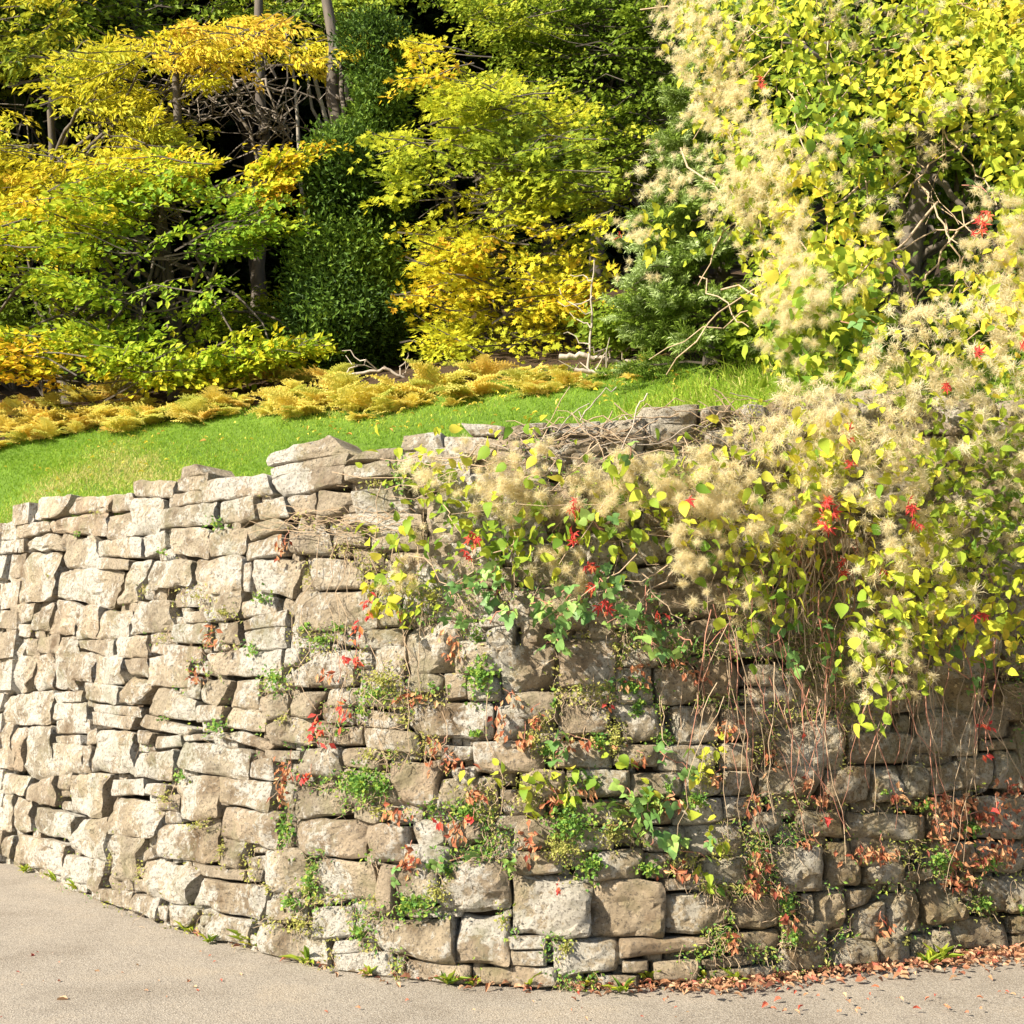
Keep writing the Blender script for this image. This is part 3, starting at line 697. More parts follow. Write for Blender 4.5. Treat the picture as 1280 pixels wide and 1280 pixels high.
def ht(lo, hi, amp=.25, f=.9, seed=0.0, pz=None):
    """colour runs from lo at the bottom of the crown to hi at its top, with clumps"""
    def fn(Q, P):
        z = (P[:, 2] - P[:, 2].min()) / (np.ptp(P[:, 2]) + 1e-6)
        return lo + (hi - lo) * z + amp * (wob(P, f, seed) - .5) * 2
    return fn

# yellow sweet chestnut, upper left
CH = [(-60, 110), (0, 105), (60, 92), (100, 60), (140, 48), (200, 36), (290, 22), (360, 22), (430, 38), (485, 44), (500, 58), (440, 74), (390, 82), (330, 84), (270, 92), (250, 130), (225, 178), (200, 205), (140, 235), (60, 290), (-60, 350)]
tw = Acc()
tree("chestnut_tree", "yellow autumn chestnut tree reaching across the upper left of the wood", (95, 470, 17.5),
     [poly_sprays(CH, 16.4, 2.2, 350, .8, 66, .12, .042, LEAF2, 60, (.05, .2, 0), ht(.46, .55, .28, 1.1, 2), 2.0, .72, .6, .5, .34, tw),
      poly_sprays([(-60, -30), (110, -30), (90, 50), (30, 90), (-60, 100)], 17.6, 1.5, 60, .8, 30, .14, .06, LEAF2, 60, (.05, .2, 0), ht(.2, .5, .25, 1.1, 3), 4.0, .6, .6, .5, .34, tw)], M_BARK, M_CHEST, limbs=13, trunk_r=.14, height=4.6, twacc=tw)
tw = Acc()
tree('lime_tree', 'dull olive and yellow tree filling the top left above the chestnut', (150, 440, 20.5), [poly_sprays([(-60, -40), (470, -40), (470, 20), (400, 30), (200, 45), (110, 70), (60, 105), (-60, 110)], 19.8, 2.2, 210, 1.0, 52, .115, .07, LEAF2, 150, (.05, .2, 0), ht(.35, .75, .5, 1.0, 12), 11.0, .55, .5, .4, .32, tw)], M_BARK, M_OAK, limbs=10, trunk_r=.13, height=7.5, twacc=tw)
# bare crooked twigs right of it belong to their own half-bare tree
o = None
foot = plane_pt(318, 430, 18.5); foot[2] = float(land(foot[0], foot[1]))
o = thing("bare_tree", "half bare tree with crooked grey twigs beside the pale trunk", "tree", foot)
V, T = tube(bend(foot, plane_pt(322, -60, 18.7), 14, .02), np.linspace(.12, .06, 14), 8)
link("trunk", mk_mesh("trunk", V - foot, T, M_BARK, smooth=True), o)
for k in range(7):
    a = plane_pt(322, 60 + 28 * k, 18.6); b = plane_pt(RNG.uniform(220, 300) if k % 2 else RNG.uniform(340, 368), RNG.uniform(70, 190), 18.2)
    p = bend(a, b, 12, .3, -.05); V, T = tube(p, np.linspace(.035, .012, 12), 5)
    l = link("limb", mk_mesh("limb", V - foot, T, M_TWIG, smooth=True), o)
    tw = Acc()
    for q in range(9):
        s = p[RNG.integers(3, 12)]; e = s + np.array([RNG.normal(0, .9), RNG.normal(0, .4), RNG.normal(.1, .5)])
        V, T = tube(bend(s, e, 7, .35), np.linspace(.013, .005, 7), 3); tw.add(V - foot, T)
    x = link("twig", tw.mesh("twigs", M_TWIG), l); x["kind"] = "stuff"

# green and gold beech, lower left
BP = [(-60, 290), (30, 270), (100, 215), (180, 180), (250, 185), (300, 160), (302, 185), (330, 196), (385, 178), (412, 176), (400, 195), (340, 226), (368, 245), (362, 272), (350, 295), (300, 320), (318, 362), (262, 365), (290, 392), (360, 425), (400, 440), (330, 452), (270, 468), (190, 482), (130, 440), (60, 452), (0, 470), (-60, 470)]
def beech_tone(Q, P):
    d = P - EYE; px = CX + F * P[:, 0] / (d[:, 1] * math.cos(PITCH) + d[:, 2] * math.sin(PITCH)); z = P[:, 2]
    edge = np.interp(px, [0, 90, 170, 290, 340, 400], [.70, .56, .36, .40, .62, .80])
    zz = np.interp(z, [4.6, 5.2, 5.8, 6.8, 7.6, 8.4], [.28, .2, .04, 0, .16, .30])
    return edge + zz + .35 * (wob(P, 1.1, 5.) - .5)
tw = Acc()
HOLE = [(255, 300, 22, 12), (150, 320, 28, 10), (90, 250, 26, 12), (345, 300, 26, 14), (240, 245, 24, 9), (130, 355, 30, 9), (215, 395, 45, 30), (120, 395, 40, 18), (330, 330, 30, 20), (180, 270, 26, 14), (60, 330, 40, 14), (300, 215, 30, 10), (20, 400, 50, 14)]
parts = [poly_sprays(BP, 15.2, 1.8, 410, .95, 46, .10, .064, LEAF2, 170, (.17, .10, 0), beech_tone, 7.0, .8, .5, .12, .24, tw, HOLE),
         poly_sprays([(320, 205), (412, 174), (408, 190), (345, 222)], 14.9, .3, 16, .8, 50, .10, .062, LEAF2, 200, (.34, .05, 0), lambda Q, P: np.full(len(Q), .70), 3.0, 0, .5, .1, .2, tw),
         poly_sprays([(180, 480), (270, 440), (360, 425), (400, 438), (330, 455), (250, 475)], 14.5, .6, 46, .8, 50, .10, .07, LEAF2, 200, (.16, .08, 0), lambda Q, P: np.full(len(Q), .58), 3.0, .3, .5, .1, .24, tw),
         poly_sprays([(-40, 425), (60, 405), (130, 375), (100, 420), (30, 455), (-40, 470)], 14.8, .6, 44, .8, 46, .10, .066, LEAF2, 200, (.2, .08, 0), lambda Q, P: np.full(len(Q), .64), 5.0, .3, .5, .1, .24, tw)]
tree("beech_tree", "beech tree with level sprays turning from green to gold above the bracken at left", (226, 470, 16.0), parts, M_BARK, M_BEECH, limbs=22, trunk_r=.13, height=5.2, twacc=tw)

# dark cypress column
def cypress(blobs, n, seed, L=.085, W=.036):
    P, Nn, D = blob_pts(blobs, n, .55)
    P = P + nrm(D * [1, 1, .3]) * ((wob(P, 2.6, seed) - .5) * .5)[:, None]
    r = np.repeat(np.arange(n), 9); m = len(r)
    A0 = nrm(D * [1, 1, .2] + [0, 0, .35] + rnd(n, .3))
    A = nrm(A0[r] + rnd(m, .7)); Q = P[r] + A0[r] * RNG.uniform(-.12, .2, m)[:, None] + rnd(m, .06)
    V, T = leaves(Q, A, nrm(Nn[r] + rnd(m, .5) + [-.2, -.5, .5]), L * RNG.uniform(.6, 1.2, m), W * RNG.uniform(.7, 1.2, m))
    t = np.clip(.42 + .7 * (wob(P[r], 1.9, seed) - .5) + RNG.normal(0, .2, m), 0, 1)
    return V, T, np.repeat(t, 2)
cy = [(442, 420, 15.6, 70, 60, 1.1), (442, 340, 15.7, 64, 70, 1.1), (450, 250, 15.8, 52, 80, 1.0), (470, 165, 16, 36, 80, .9), (478, 85, 16.1, 28, 55, .8)]
tree("cypress_tree", "dark green columnar cypress between the golden beech and the yellow maple", (442, 475, 16.2), [cypress(cy, 7500, 3)], M_BARK, M_CYPR, limbs=4, trunk_r=.16, height=8)
# yellow field maple
MP = [(470, 100), (500, 70), (530, 45), (570, 85), (640, 100), (690, 125), (725, 190), (748, 250), (735, 320), (712, 390), (690, 430), (640, 452), (570, 455), (540, 425), (545, 400), (492, 400), (505, 345), (500, 315), (445, 285), (480, 245), (505, 215), (480, 175), (505, 140)]
def mt(Q, P):
    pzn = (P[:, 2] - P[:, 2].min()) / np.ptp(P[:, 2])
    return np.clip(.56 + .1 * np.sin(pzn * 9 - .8) + .7 * (wob(P, 1.3, 4.) - .5), .15, .8)
tw = Acc()
tree("field_maple", "bright yellow bushy maple at the middle of the wood edge", (622, 470, 14.8),
     [poly_sprays(MP, 14.3, 2.0, 420, .72, 48, .098, .088, LEAFM, 610, (.06, .24, 0), mt, 4.0, .75, .6, .35, .36, tw), poly_sprays([(500, 60), (700, 110), (770, 150), (740, 230), (640, 180), (540, 130)], 15.6, 1.2, 90, .7, 36, .09, .08, LEAFM, 610, (.1, .2, 0), lambda Q, P: .25 + .4 * wob(P, 1.2, 3.), 8.0, .5, .6, .35, .36, tw)],
     M_BARK, M_MAPLE, limbs=14, trunk_r=.08, height=3.2, twacc=tw)
# tall dark oak behind
OK_ = [(495, -30), (870, -30), (850, 90), (815, 170), (780, 240), (735, 250), (700, 200), (660, 130), (600, 95), (545, 70), (500, 60)]
tw = Acc()
def okt(Q, P): return np.clip(.45 + .8 * (wob(P, .8, 6.) - .5), 0, 1)
tree("oak_tree", "tall olive green oak rising behind the yellow maple", (815, 440, 20.5),
     [poly_sprays(OK_, 18.8, 3.0, 640, 1.0, 66, .09, .062, LEAF2, 800, (.05, .2, 0), okt, 6.0, .62, .6, .35, .32, tw),
      poly_sprays([(640, 150), (800, 150), (800, 235), (740, 260), (690, 240)], 19.5, 1.5, 80, .9, 60, .09, .062, LEAF2, 800, (.05, .2, 0), okt, 9.0, .65, .6, .35, .32, tw)], M_BARK, M_OAK, limbs=18, trunk_r=.15, height=11, twacc=tw)
# pale trunk and the deep wood
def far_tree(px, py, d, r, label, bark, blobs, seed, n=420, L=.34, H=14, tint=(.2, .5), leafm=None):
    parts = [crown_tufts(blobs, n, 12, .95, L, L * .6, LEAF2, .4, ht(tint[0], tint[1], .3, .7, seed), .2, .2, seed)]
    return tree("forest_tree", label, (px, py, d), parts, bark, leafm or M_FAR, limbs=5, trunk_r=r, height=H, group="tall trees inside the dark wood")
far_tree(394, 420, 21, .15, "tall forest tree with a pale grey trunk left of the cypress", M_PALE, [(400, -110, 21.3, 190, 110, 2.2), (330, 0, 22.5, 110, 60, 1.5)], 11, tint=(.3, .6))
FT = [(190, 400, 23, .11, "thin forest trunk behind the yellow chestnut"), (325, 400, 24, .16, "dark forest trunk behind the half bare tree"), (30, 400, 22, .14, "forest tree behind the far left of the chestnut"), (250, 400, 27, .15, "deep forest tree above the beech"),
      (470, 420, 23, .15, "forest tree right behind the cypress"), (560, 420, 25, .15, "forest tree behind the left of the maple"), (690, 420, 24, .12, "thin forest trunk right of the maple"), (745, 420, 22.5, .13, "forest trunk in the dark gap beside the spruce"),
      (900, 420, 23, .16, "forest tree behind the spruce"), (1030, 420, 25, .16, "forest tree behind the clematis thicket"), (120, 400, 28, .16, "deep forest tree behind the chestnut crown"), (1180, 420, 24, .16, "forest tree beyond the right edge of the thicket"), (640, 400, 29, .17, "deep forest tree behind the oak")]
for i, (px, py, d, r, lb) in enumerate(FT):
    bl = [(px + RNG.uniform(-20, 20), -40, d, 120, 110, 2.4), (px + RNG.uniform(-40, 40), 60, d + .5, 100, 90, 2.0), (px, -150, d, 150, 100, 2.6)]
    if d > 24.5 or i in (2, 8, 9, 11): bl += [(px, 190, d + 1, 110, 90, 2.0), (px + 30, 320, d + 1, 110, 90, 2.0)]
    far_tree(px, py, d, r, lb, M_BARK, bl, 20 + i, n=400)
# a last belt of dark wood closes the view uphill
bl = [(x, y, 33 + 2 * ((i * 7) % 3), 150, 110, 2.5) for i, (x, y) in enumerate([(x, y) for y in (-60, 90, 230, 350) for x in range(-150, 1500, 170)])]
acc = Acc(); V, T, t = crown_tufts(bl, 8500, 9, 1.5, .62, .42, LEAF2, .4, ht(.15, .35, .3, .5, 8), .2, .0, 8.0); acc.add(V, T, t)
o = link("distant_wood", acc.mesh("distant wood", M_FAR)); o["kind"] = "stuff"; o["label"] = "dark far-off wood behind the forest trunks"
# the wood goes on past the left edge of the picture and shades the inside of this part
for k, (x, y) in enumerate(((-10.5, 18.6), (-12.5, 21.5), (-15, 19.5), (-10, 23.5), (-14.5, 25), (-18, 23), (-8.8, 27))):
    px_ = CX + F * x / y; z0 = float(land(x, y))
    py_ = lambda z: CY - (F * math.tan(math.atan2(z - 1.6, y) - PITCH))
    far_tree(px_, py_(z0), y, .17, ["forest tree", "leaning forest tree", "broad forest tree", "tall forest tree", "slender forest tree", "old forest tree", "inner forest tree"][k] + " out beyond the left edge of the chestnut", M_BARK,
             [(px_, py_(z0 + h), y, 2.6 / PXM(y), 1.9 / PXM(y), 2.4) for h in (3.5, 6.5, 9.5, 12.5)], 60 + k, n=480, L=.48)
# shaded shrubs at the wood edge
SH = [(860, 405, 12.9, 60, 40, "green shrub in the shade behind the spruce", M_OAK, .08), (960, 415, 11.2, 50, 40, "leafy shrub between the spruce and the thicket", M_OAK, .08), (40, 40, 19, 110, 60, "olive green bush high behind the chestnut", M_OAK, .12), (335, 415, 17.2, 70, 60, "dull green shrub in shade right of the beech trunk", M_OAK, .09), (60, 400, 18, 90, 60, "shaded shrub under the chestnut", M_OAK, .1), (170, 440, 17.5, 70, 40, "low shaded shrub behind the beech trunk", M_OAK, .1),
      (520, 440, 16.4, 50, 40, "dark low shrub at the foot of the cypress", M_FAR, .1), (790, 410, 12.8, 45, 34, "small leafy shrub at the left foot of the spruce", M_OAK, .08)]
for px, py, d, rx, ry, lb, mt_, L in SH:
    c = plane_pt(px, py, d); c[2] = float(land(c[0], c[1]))
    o = thing("shrub", lb, "shrub", c)
    bl = [(px, py, d, rx, ry, .8), (px + rx * .4, py + ry * .3, d - .3, rx * .6, ry * .6, .6), (px - rx * .5, py + ry * .2, d - .2, rx * .6, ry * .6, .6)]
    acc = Acc(); V, T, t = crown_tufts(bl, 220, 12, .4, L, L * .65, LEAF2, .3, ht(.2, .6, .3, 1.5, px), .2, .3, px * .01); acc.add(V, T, t)
    link("foliage", acc.mesh("foliage", mt_, origin=c), o)
    st = Acc()
    for _ in range(7):
        V, T = tube(bend(c, plane_pt(px + RNG.normal(0, rx * .5), py + RNG.normal(0, ry * .4), d), 7, .15), np.linspace(.025, .008, 7), 4); st.add(V - c, T)
    link("stem", st.mesh("stem", M_BARK), o)["kind"] = "stuff"

# ------------------------------------------------------------------ blue-green spruce at right
def spruce():
    foot = plane_pt(890, 442, 11.3); foot[2] = float(land(foot[0], foot[1]))
    o = thing("spruce_tree", "blue green spruce spilling out left of the clematis thicket", "tree", foot)
    top = plane_pt(950, -40, 11.6)
    path = bend(foot, top, 12, .01); V, T = tube(path, np.linspace(.1, .03, 12), 8)
    link("trunk", mk_mesh("trunk", V - foot, T, M_BARK, smooth=True), o)
    # one sprig: needles all round a short shoot
    base = []
    nn_ = 34; a = RNG.uniform(0, 2 * math.pi, nn_); x = np.linspace(0, .15, nn_)
    A = np.stack([np.full(nn_, .75), np.cos(a), np.sin(a)], -1); P = np.stack([x, 0 * x, 0 * x], -1)
    SV, ST = leaves(P, A, rnd(nn_), .05, .009)
    acc = Acc()
    for _ in range(190):
        h = RNG.random() ** .9; py = 438 - h * 320; 
        half = np.interp(h, [0, .3, .6, 1], [135, 132, 105, 70])
        az = RNG.uniform(math.pi * .75, math.pi * 2.1); L = half * PXM(11.2) * RNG.uniform(.65, 1.05)
        st = foot + (top - foot) * h
        en = st + np.array([math.cos(az) * L, math.sin(az) * L * .9, RNG.uniform(-.22, .12) * L])
        p = bend(st, en, 8, .06, -.04)
        V, T = tube(p, np.linspace(.016, .005, 8), 4); link("branch", mk_mesh("branch", V - foot, T, M_BARK), o)
        n = 42
        k = RNG.uniform(.25, 1, n); Q = np.stack([np.interp(k, np.linspace(0, 1, 8), p[:, j]) for j in range(3)], -1)
        d = nrm(en - st)[None] ; s = nrm(np.cross(d, [0, 0, 1.0]))
        A = nrm(d * .8 + s * RNG.choice([-1, 1], n)[:, None] * RNG.uniform(.2, 1.1, n)[:, None] + rnd(n, .22))
        Q = Q + A * RNG.uniform(0, .16, n)[:, None] * (1.1 - k)[:, None] * 2
        A_, S_, N_ = frames(A, np.repeat([[0, 0, 1.0]], n, 0) + rnd(n, .2))
        sc = RNG.uniform(.8, 1.25, n)[:, None, None]
        W = Q[:, None] + sc * (SV[None, :, 0:1] * A_[:, None] + SV[None, :, 1:2] * S_[:, None] + SV[None, :, 2:3] * N_[:, None])
        T = ST[None] + (np.arange(n) * len(SV))[:, None, None]
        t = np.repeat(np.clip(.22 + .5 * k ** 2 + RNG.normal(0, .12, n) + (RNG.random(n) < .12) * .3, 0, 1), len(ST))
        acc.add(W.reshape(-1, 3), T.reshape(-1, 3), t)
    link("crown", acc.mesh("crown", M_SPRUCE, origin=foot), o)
spruce()
# thin bare sapling and fallen branches along the edge of the grass
c = land_hit(np.array([735.]), np.array([470.]))[0]
o = thing("sapling", "thin bare sapling standing at the grass edge left of the spruce", "sapling", c)
V, T = tube(bend(c, plane_pt(743, 325, 12), 10, .03), np.linspace(.016, .007, 10), 5); link("stem", mk_mesh("stem", V - c, T, M_DEADWOOD, smooth=True), o)
for k in range(5):
    a = plane_pt(737 + k, 430 - 20 * k, 12); V, T = tube(bend(a, a + [RNG.uniform(-.35, -.1), .1, RNG.uniform(-.05, .3)], 6, .25), np.linspace(.008, .004, 6), 4)
    link("twig", mk_mesh("twig", V - c, T, M_DEADWOOD), o)
def fallen(label, pts, r, d):
    P = np.array([plane_pt(x, y, d) for x, y in pts]); c = P[0]
    k = np.linspace(0, len(P) - 1, 4 * len(P)); Q = np.stack([np.interp(k, range(len(P)), P[:, j]) for j in range(3)], -1) + rnd(len(k), r * .3)
    o = thing("fallen_branch", label, "branch", c)
    V, T = tube(Q, np.linspace(r, r * .5, len(Q)), 6); link("limb", mk_mesh("limb", V - c, T, M_DEADWOOD, smooth=True), o)
    for _ in range(6):
        s = Q[RNG.integers(3, len(Q))]; V, T = tube(bend(s, s + np.array([RNG.normal(0, .25), RNG.normal(-.05, .1), RNG.uniform(.02, .3)]), 6, .25), np.linspace(r * .45, .004, 6), 4)
        link("twig", mk_mesh("twig", V - c, T, M_DEADWOOD), o)
fallen("pale fallen branch arching over yellow bracken below the cypress", [(420, 475), (438, 467), (470, 464), (485, 461), (500, 470), (515, 477), (545, 487)], .022, 13.5)
fallen("pale fallen branch with stubs lying left of the spruce foot", [(700, 446), (730, 444), (765, 450), (800, 455), (822, 458)], .035, 12.3)
fallen("grey dead branch leaning low across the bracken near the sapling", [(718, 462), (745, 466), (770, 470), (790, 473)], .025, 12.0)

# ------------------------------------------------------------------ bracken along the foot of the wood
def frond_mesh(seed):
    r = np.random.default_rng(seed); L = 1.0; Vs, Ts, n = [], [], 0
    sp = np.linspace(0, 1, 15)
    path = np.stack([sp * .92, 0 * sp, .42 * sp - .62 * sp ** 2.2], -1)
    V, T = tube(path, np.linspace(.010, .003, 15), 3); Vs.append(V); Ts.append(T); n += len(V)
    for k in range(2, 15):
        w = .42 * (1 - (k - 2) / 13) ** .85 + .02
        for sd in (-1, 1):
            b = path[k]; d = nrm(np.array([.55, sd, -.18 + r.normal(0, .12)]))
            m = 6
            for j in range(m):
                t0 = j / m; q = b + d * w * t0; wl = w * .30 * (1 - t0) + .012
                for s2 in (-1, 1):
                    e = q + d * w * .16 + np.array([s2 * wl * .8, -sd * s2 * wl * .45, -.02 + r.normal(0, .015)])
                    Vs.append(np.array([q, q + d * w * .2, e])); Ts.append(np.array([[0, 1, 2]]) + n); n += 3
    return mk_mesh("frond", np.concatenate(Vs), np.concatenate([np.asarray(t) if i == 0 else t for i, t in enumerate(Ts)]), M_FERN)
FR = [frond_mesh(i) for i in range(5)]
def fern_label(px, k):
    where = ("below the far left of the beech" if px < 120 else "below the beech trunk" if px < 270 else "between beech and cypress" if px < 400 else "at the foot of the cypress" if px < 520 else "under the yellow maple" if px < 690 else "near the bare sapling")
    return ["front row bracken fern ", "second row bracken fern ", "third row bracken fern ", "back row bracken fern "][k] + where
def fern(px, py, size, k):
    c = land_hit(np.array([px * 1.0]), np.array([py * 1.0]))[0]
    o = thing("bracken_fern", fern_label(px, k), "fern", c, "bracken ferns along the foot of the wood"); TO_NAME.append((o, px))
    nf = RNG.integers(6, 10)
    a0 = RNG.uniform(0, 6.28)
    for j in range(nf):
        f = link("frond", FR[RNG.integers(5)], o)
        s = size * RNG.uniform(.7, 1.15); f.scale = (s, s, s * RNG.uniform(.8, 1.3))
        f.rotation_euler = (RNG.normal(0, .25), -RNG.uniform(.1, .75), a0 + j * 6.283 / nf + RNG.normal(0, .3))
nf_ = 0
for row, (dy, n, s0) in enumerate(((-1, 34, .36), (-8, 34, .42), (-18, 26, .46), (-32, 12, .5))):
    for j in range(n):
        px = -30 + (850 if row < 3 else 460) * (j + RNG.uniform(.1, .9)) / n
        y = np.interp(px, _br[:, 0], _br[:, 1]) + dy + RNG.normal(0, 6)
        if 515 < px < 545 and row < 2: continue
        if (px > 700 and row > 0) or wob(np.array([px * .02, row * .4, 1.0]), 1.6, 2.) < (.13 if px > 70 else -1): continue
        fern(px, y, s0 * RNG.uniform(.6, 1.35) * (.75 if px > 650 else 1), row)
# ------------------------------------------------------------------ clematis: leaves, plumed seed heads, stems
def head_geo(seed, n=120, rad=.07, w=.0012):
    r = np.random.default_rng(seed)
    d = nrm(r.normal(0, 1, (n, 3))); L = rad * r.uniform(.6, 1.1, n)[:, None]
    s = nrm(np.cross(d, r.normal(0, 1, (n, 3)))); b = nrm(r.normal(0, 1, (n, 3)))
    b = nrm(b + .4 * d); p0 = r.normal(0, .2, (n, 3)) * rad; b2 = nrm(b + r.normal(0, .8, (n, 3))); p1 = p0 + d * L * .38 + b * L * .25; p2 = p0 + d * L * .45 + b * L * .45 + b2 * L * .42
    V = np.stack([p0 - s * w, p0 + s * w, p1 + s * w * 1.3, p1 - s * w * 1.3, p2], 1)
    T = np.array([[0, 1, 2], [0, 2, 3], [3, 2, 4]])[None] + (np.arange(n) * 5)[:, None, None]
    return V.reshape(-1, 3), T.reshape(-1, 3)
HG = [head_geo(i, n=84, w=.0013) for i in range(8)]
HMESH = [mk_mesh("seed head", V, T, M_FLUFF, np.random.default_rng(i).uniform(.15, 1, len(T))) for i, (V, T) in enumerate([head_geo(20 + i, n=260, w=.0007) for i in range(8)])]
LM = []
def curled_leaf(i):
    r = np.random.default_rng(70 + i); x = np.array([0, .12, .32, .55, .78, 1.0]); hw = np.array([.03, .24, .37, .34, .19, .0]) * r.uniform(.8, 1.12)
    cz = -.34 * r.uniform(.2, 1.3) * x ** 2 + .06 * np.sin(x * 5 + i); up = r.uniform(.05, .4); sk = r.uniform(-.12, .12)
    V = [[x[k], sk * x[k] ** 2, cz[k]] for k in range(6)]
    for sd in (-1, 1): V += [[x[k] - .03, sk * x[k] ** 2 + sd * hw[k], cz[k] + hw[k] * up + .03 * math.sin(4.3 * k + i + sd)] for k in range(1, 5)]
    T = []
    for o_, f in ((6, 1), (10, 0)):
        rim = [0] + list(range(o_, o_ + 4)) + [5]
        for k in range(5):
            for t in ((k, k + 1, rim[k + 1]), (k, rim[k + 1], rim[k])):
                if len(set([(0 if q == rim[0] and q == 0 else q) for q in t])) == 3: T.append(t if f else t[::-1])
    return np.array(V), np.array(T)
for i in range(9):
    V, T = curled_leaf(i); LM.append(mk_mesh("leaf", V, T, M_CLEM_O, smooth=True))
def orient(A, N):
    A, S, N2 = frames(np.asarray(A, float)[None], np.asarray(N, float)[None])
    from mathutils import Matrix
    return Matrix(((A[0, 0], S[0, 0], N2[0, 0]), (A[0, 1], S[0, 1], N2[0, 1]), (A[0, 2], S[0, 2], N2[0, 2]))).to_euler()

def clematis(root, leafP, leafN, leafL, headP, headR, stems, n_leaf=300, n_head=300, tone=None):
    """children of root: single leaves and seed heads nearest the lens as parts, the rest joined"""
    org = np.array(root.location)
    dist = np.linalg.norm(leafP - EYE, axis=1) - leafL * 14 + RNG.normal(0, .05, len(leafP))
    order = np.argsort(dist)
    A = nrm(rnd(len(leafP), .7) + leafN * .3 + [0, 0, -.55])
    Nn = nrm(leafN * .7 + rnd(len(leafP), .45) + [-.15, -.1, .45])
    for k in order[:n_leaf]:
        o = link("leaf", LM[k % 9], root, leafP[k] - org); o.rotation_euler = orient(A[k], Nn[k]); o.scale = (leafL[k],) * 3
    r = order[n_leaf:]
    if len(r):
        V, T = leaves(leafP[r], A[r], Nn[r], leafL[r], leafL[r] * .68, LEAF6)
        t = np.clip(.5 + .7 * (wob(leafP[r], 2.2, 3) - .5) + RNG.normal(0, .16, len(r)), 0, 1)
        o = link("leaf_mass", mk_mesh("leaf mass", V - org, T, M_CLEM, np.repeat(t, 6)), root); o["kind"] = "stuff"
    dist = np.linalg.norm(headP - EYE, axis=1); order = np.argsort(dist)
    for k in order[:n_head]:
        o = link("seed_head", HMESH[k % 8], root, headP[k] - org); s = headR[k] / .07
        o.scale = (s, s, s * RNG.uniform(.8, 1.1)); o.rotation_euler = tuple(RNG.uniform(0, 6.28, 3))
    acc = Acc()
    for k in order[n_head:]:
        V, T = HG[k % 8]; acc.add(V * (headR[k] / .07) + headP[k] - org, T, RNG.uniform(.15, 1))
    if acc.n:
        o = link("seed_head_mass", acc.mesh("seed head mass", M_FLUFF), root); o["kind"] = "stuff"
    for p, rad, m in stems:
        V, T = tube(p, np.linspace(rad, rad * .55, len(p)), 4)
        link("stem", mk_mesh("stem", V - org, T, m, smooth=True), root)

def cluster(poly, n, spread):
    """n points in poly gathered into small bunches"""
    c = sample_poly(poly, max(3, n // 4)); k = RNG.integers(0, len(c), n)
    return c[k] + RNG.normal(0, spread, (n, 2))

# the part that hangs over the face of the wall
HD = [([(500, 565), (640, 545), (700, 570), (830, 585), (850, 630), (760, 645), (690, 630), (640, 640), (540, 630)], 60, .12, .34), ([(800, 585), (960, 520), (1010, 480), (1060, 560), (1010, 680), (940, 670), (860, 660)], 110, .15, .5),
      ([(990, 490), (1100, 390), (1400, 330), (1400, 560), (1060, 590)], 185, .2, .75), ([(1100, 560), (1400, 530), (1400, 690), (1200, 740), (1100, 720), (1070, 640)], 90, .3, .75), ([(1070, 690), (1190, 680), (1175, 800), (1140, 890), (1095, 890), (1070, 800)], 34, .3, .6),
      ([(850, 690), (960, 690), (940, 770), (850, 750)], 16, .15, .4), ([(475, 650), (520, 650), (510, 740), (475, 735)], 5, .05, .15), ([(670, 690), (720, 690), (720, 755), (670, 750)], 6, .1, .2)]
LD = [(HD[0][0], 70, .1, .36), ([(520, 620), (840, 630), (850, 710), (640, 715), (520, 680)], 105, .08, .3), (HD[1][0], 110, .12, .5), (HD[2][0], 260, .15, .75), (HD[3][0], 170, .25, .75), (HD[4][0], 120, .2, .62),
      ([(1150, 540), (1400, 530), (1400, 840), (1200, 800), (1140, 760)], 430, .2, .75), ([(990, 540), (1090, 540), (1090, 640), (1000, 620)], 80, .2, .5), ([(880, 650), (1000, 660), (990, 780), (890, 790)], 85, .12, .42),
      ([(1030, 770), (1280, 770), (1280, 840), (1190, 825), (1060, 840)], 50, .15, .5), ([(480, 560), (560, 560), (560, 700), (500, 700)], 24, .05, .2), ([(460, 715), (560, 715), (550, 790), (500, 790)], 16, .04, .14)]
hp, hr = [], []
for poly, n, a, b in HD:
    n = int(n * 3.1)
    q = cluster(poly, n, 13); P = wall_pt(q[:, 0], q[:, 1], RNG.uniform(a, b, n)); hp.append(P); hr.append(RNG.uniform(.028, .066, n))
lp, ll = [], []
for poly, n, a, b in LD:
    n = int(n * 2.3)
    q = cluster(poly, n, 22); P = wall_pt(q[:, 0], q[:, 1], RNG.uniform(a * .6, b + .04, n)); lp.append(P); ll.append(.042 + .05 * RNG.random(n) ** 1.3)
YS = [(1080, 340), (1220, 310), (1215, 370), (1240, 480), (940, 290), (1090, 240)]
yy = [(320 + x * .28125, 880 + y * .28125) for x, y in YS] + [(640 + x * .28125, 880 + y * .28125) for x, y in
      [(80, 320), (150, 330), (60, 370), (270, 380), (140, 370), (380, 340), (440, 250), (480, 240), (525, 260), (800, 215), (880, 200), (910, 170), (850, 290), (860, 250), (620, 380), (590, 400), (625, 420), (880, 550), (900, 600), (950, 620), (850, 730), (880, 780), (890, 815), (100, 490), (250, 430), (790, 480), (900, 490), (820, 330), (240, 390), (280, 300)]] + \
     [(320 + x * .28125, 520 + y * .28125) for x, y in [(500, 740), (540, 700), (490, 770), (700, 740), (760, 710), (800, 840), (640, 870), (670, 935), (720, 840), (790, 570), (730, 300), (1140, 610), (1140, 540), (1060, 610)]]
yy = np.repeat(np.array(yy), 2, 0) + RNG.normal(0, 5, (2 * len(yy), 2))
lp.append(wall_pt(yy[:, 0], yy[:, 1], RNG.uniform(.04, .14, len(yy)))); ll.append(RNG.uniform(.05, .08, len(yy)))
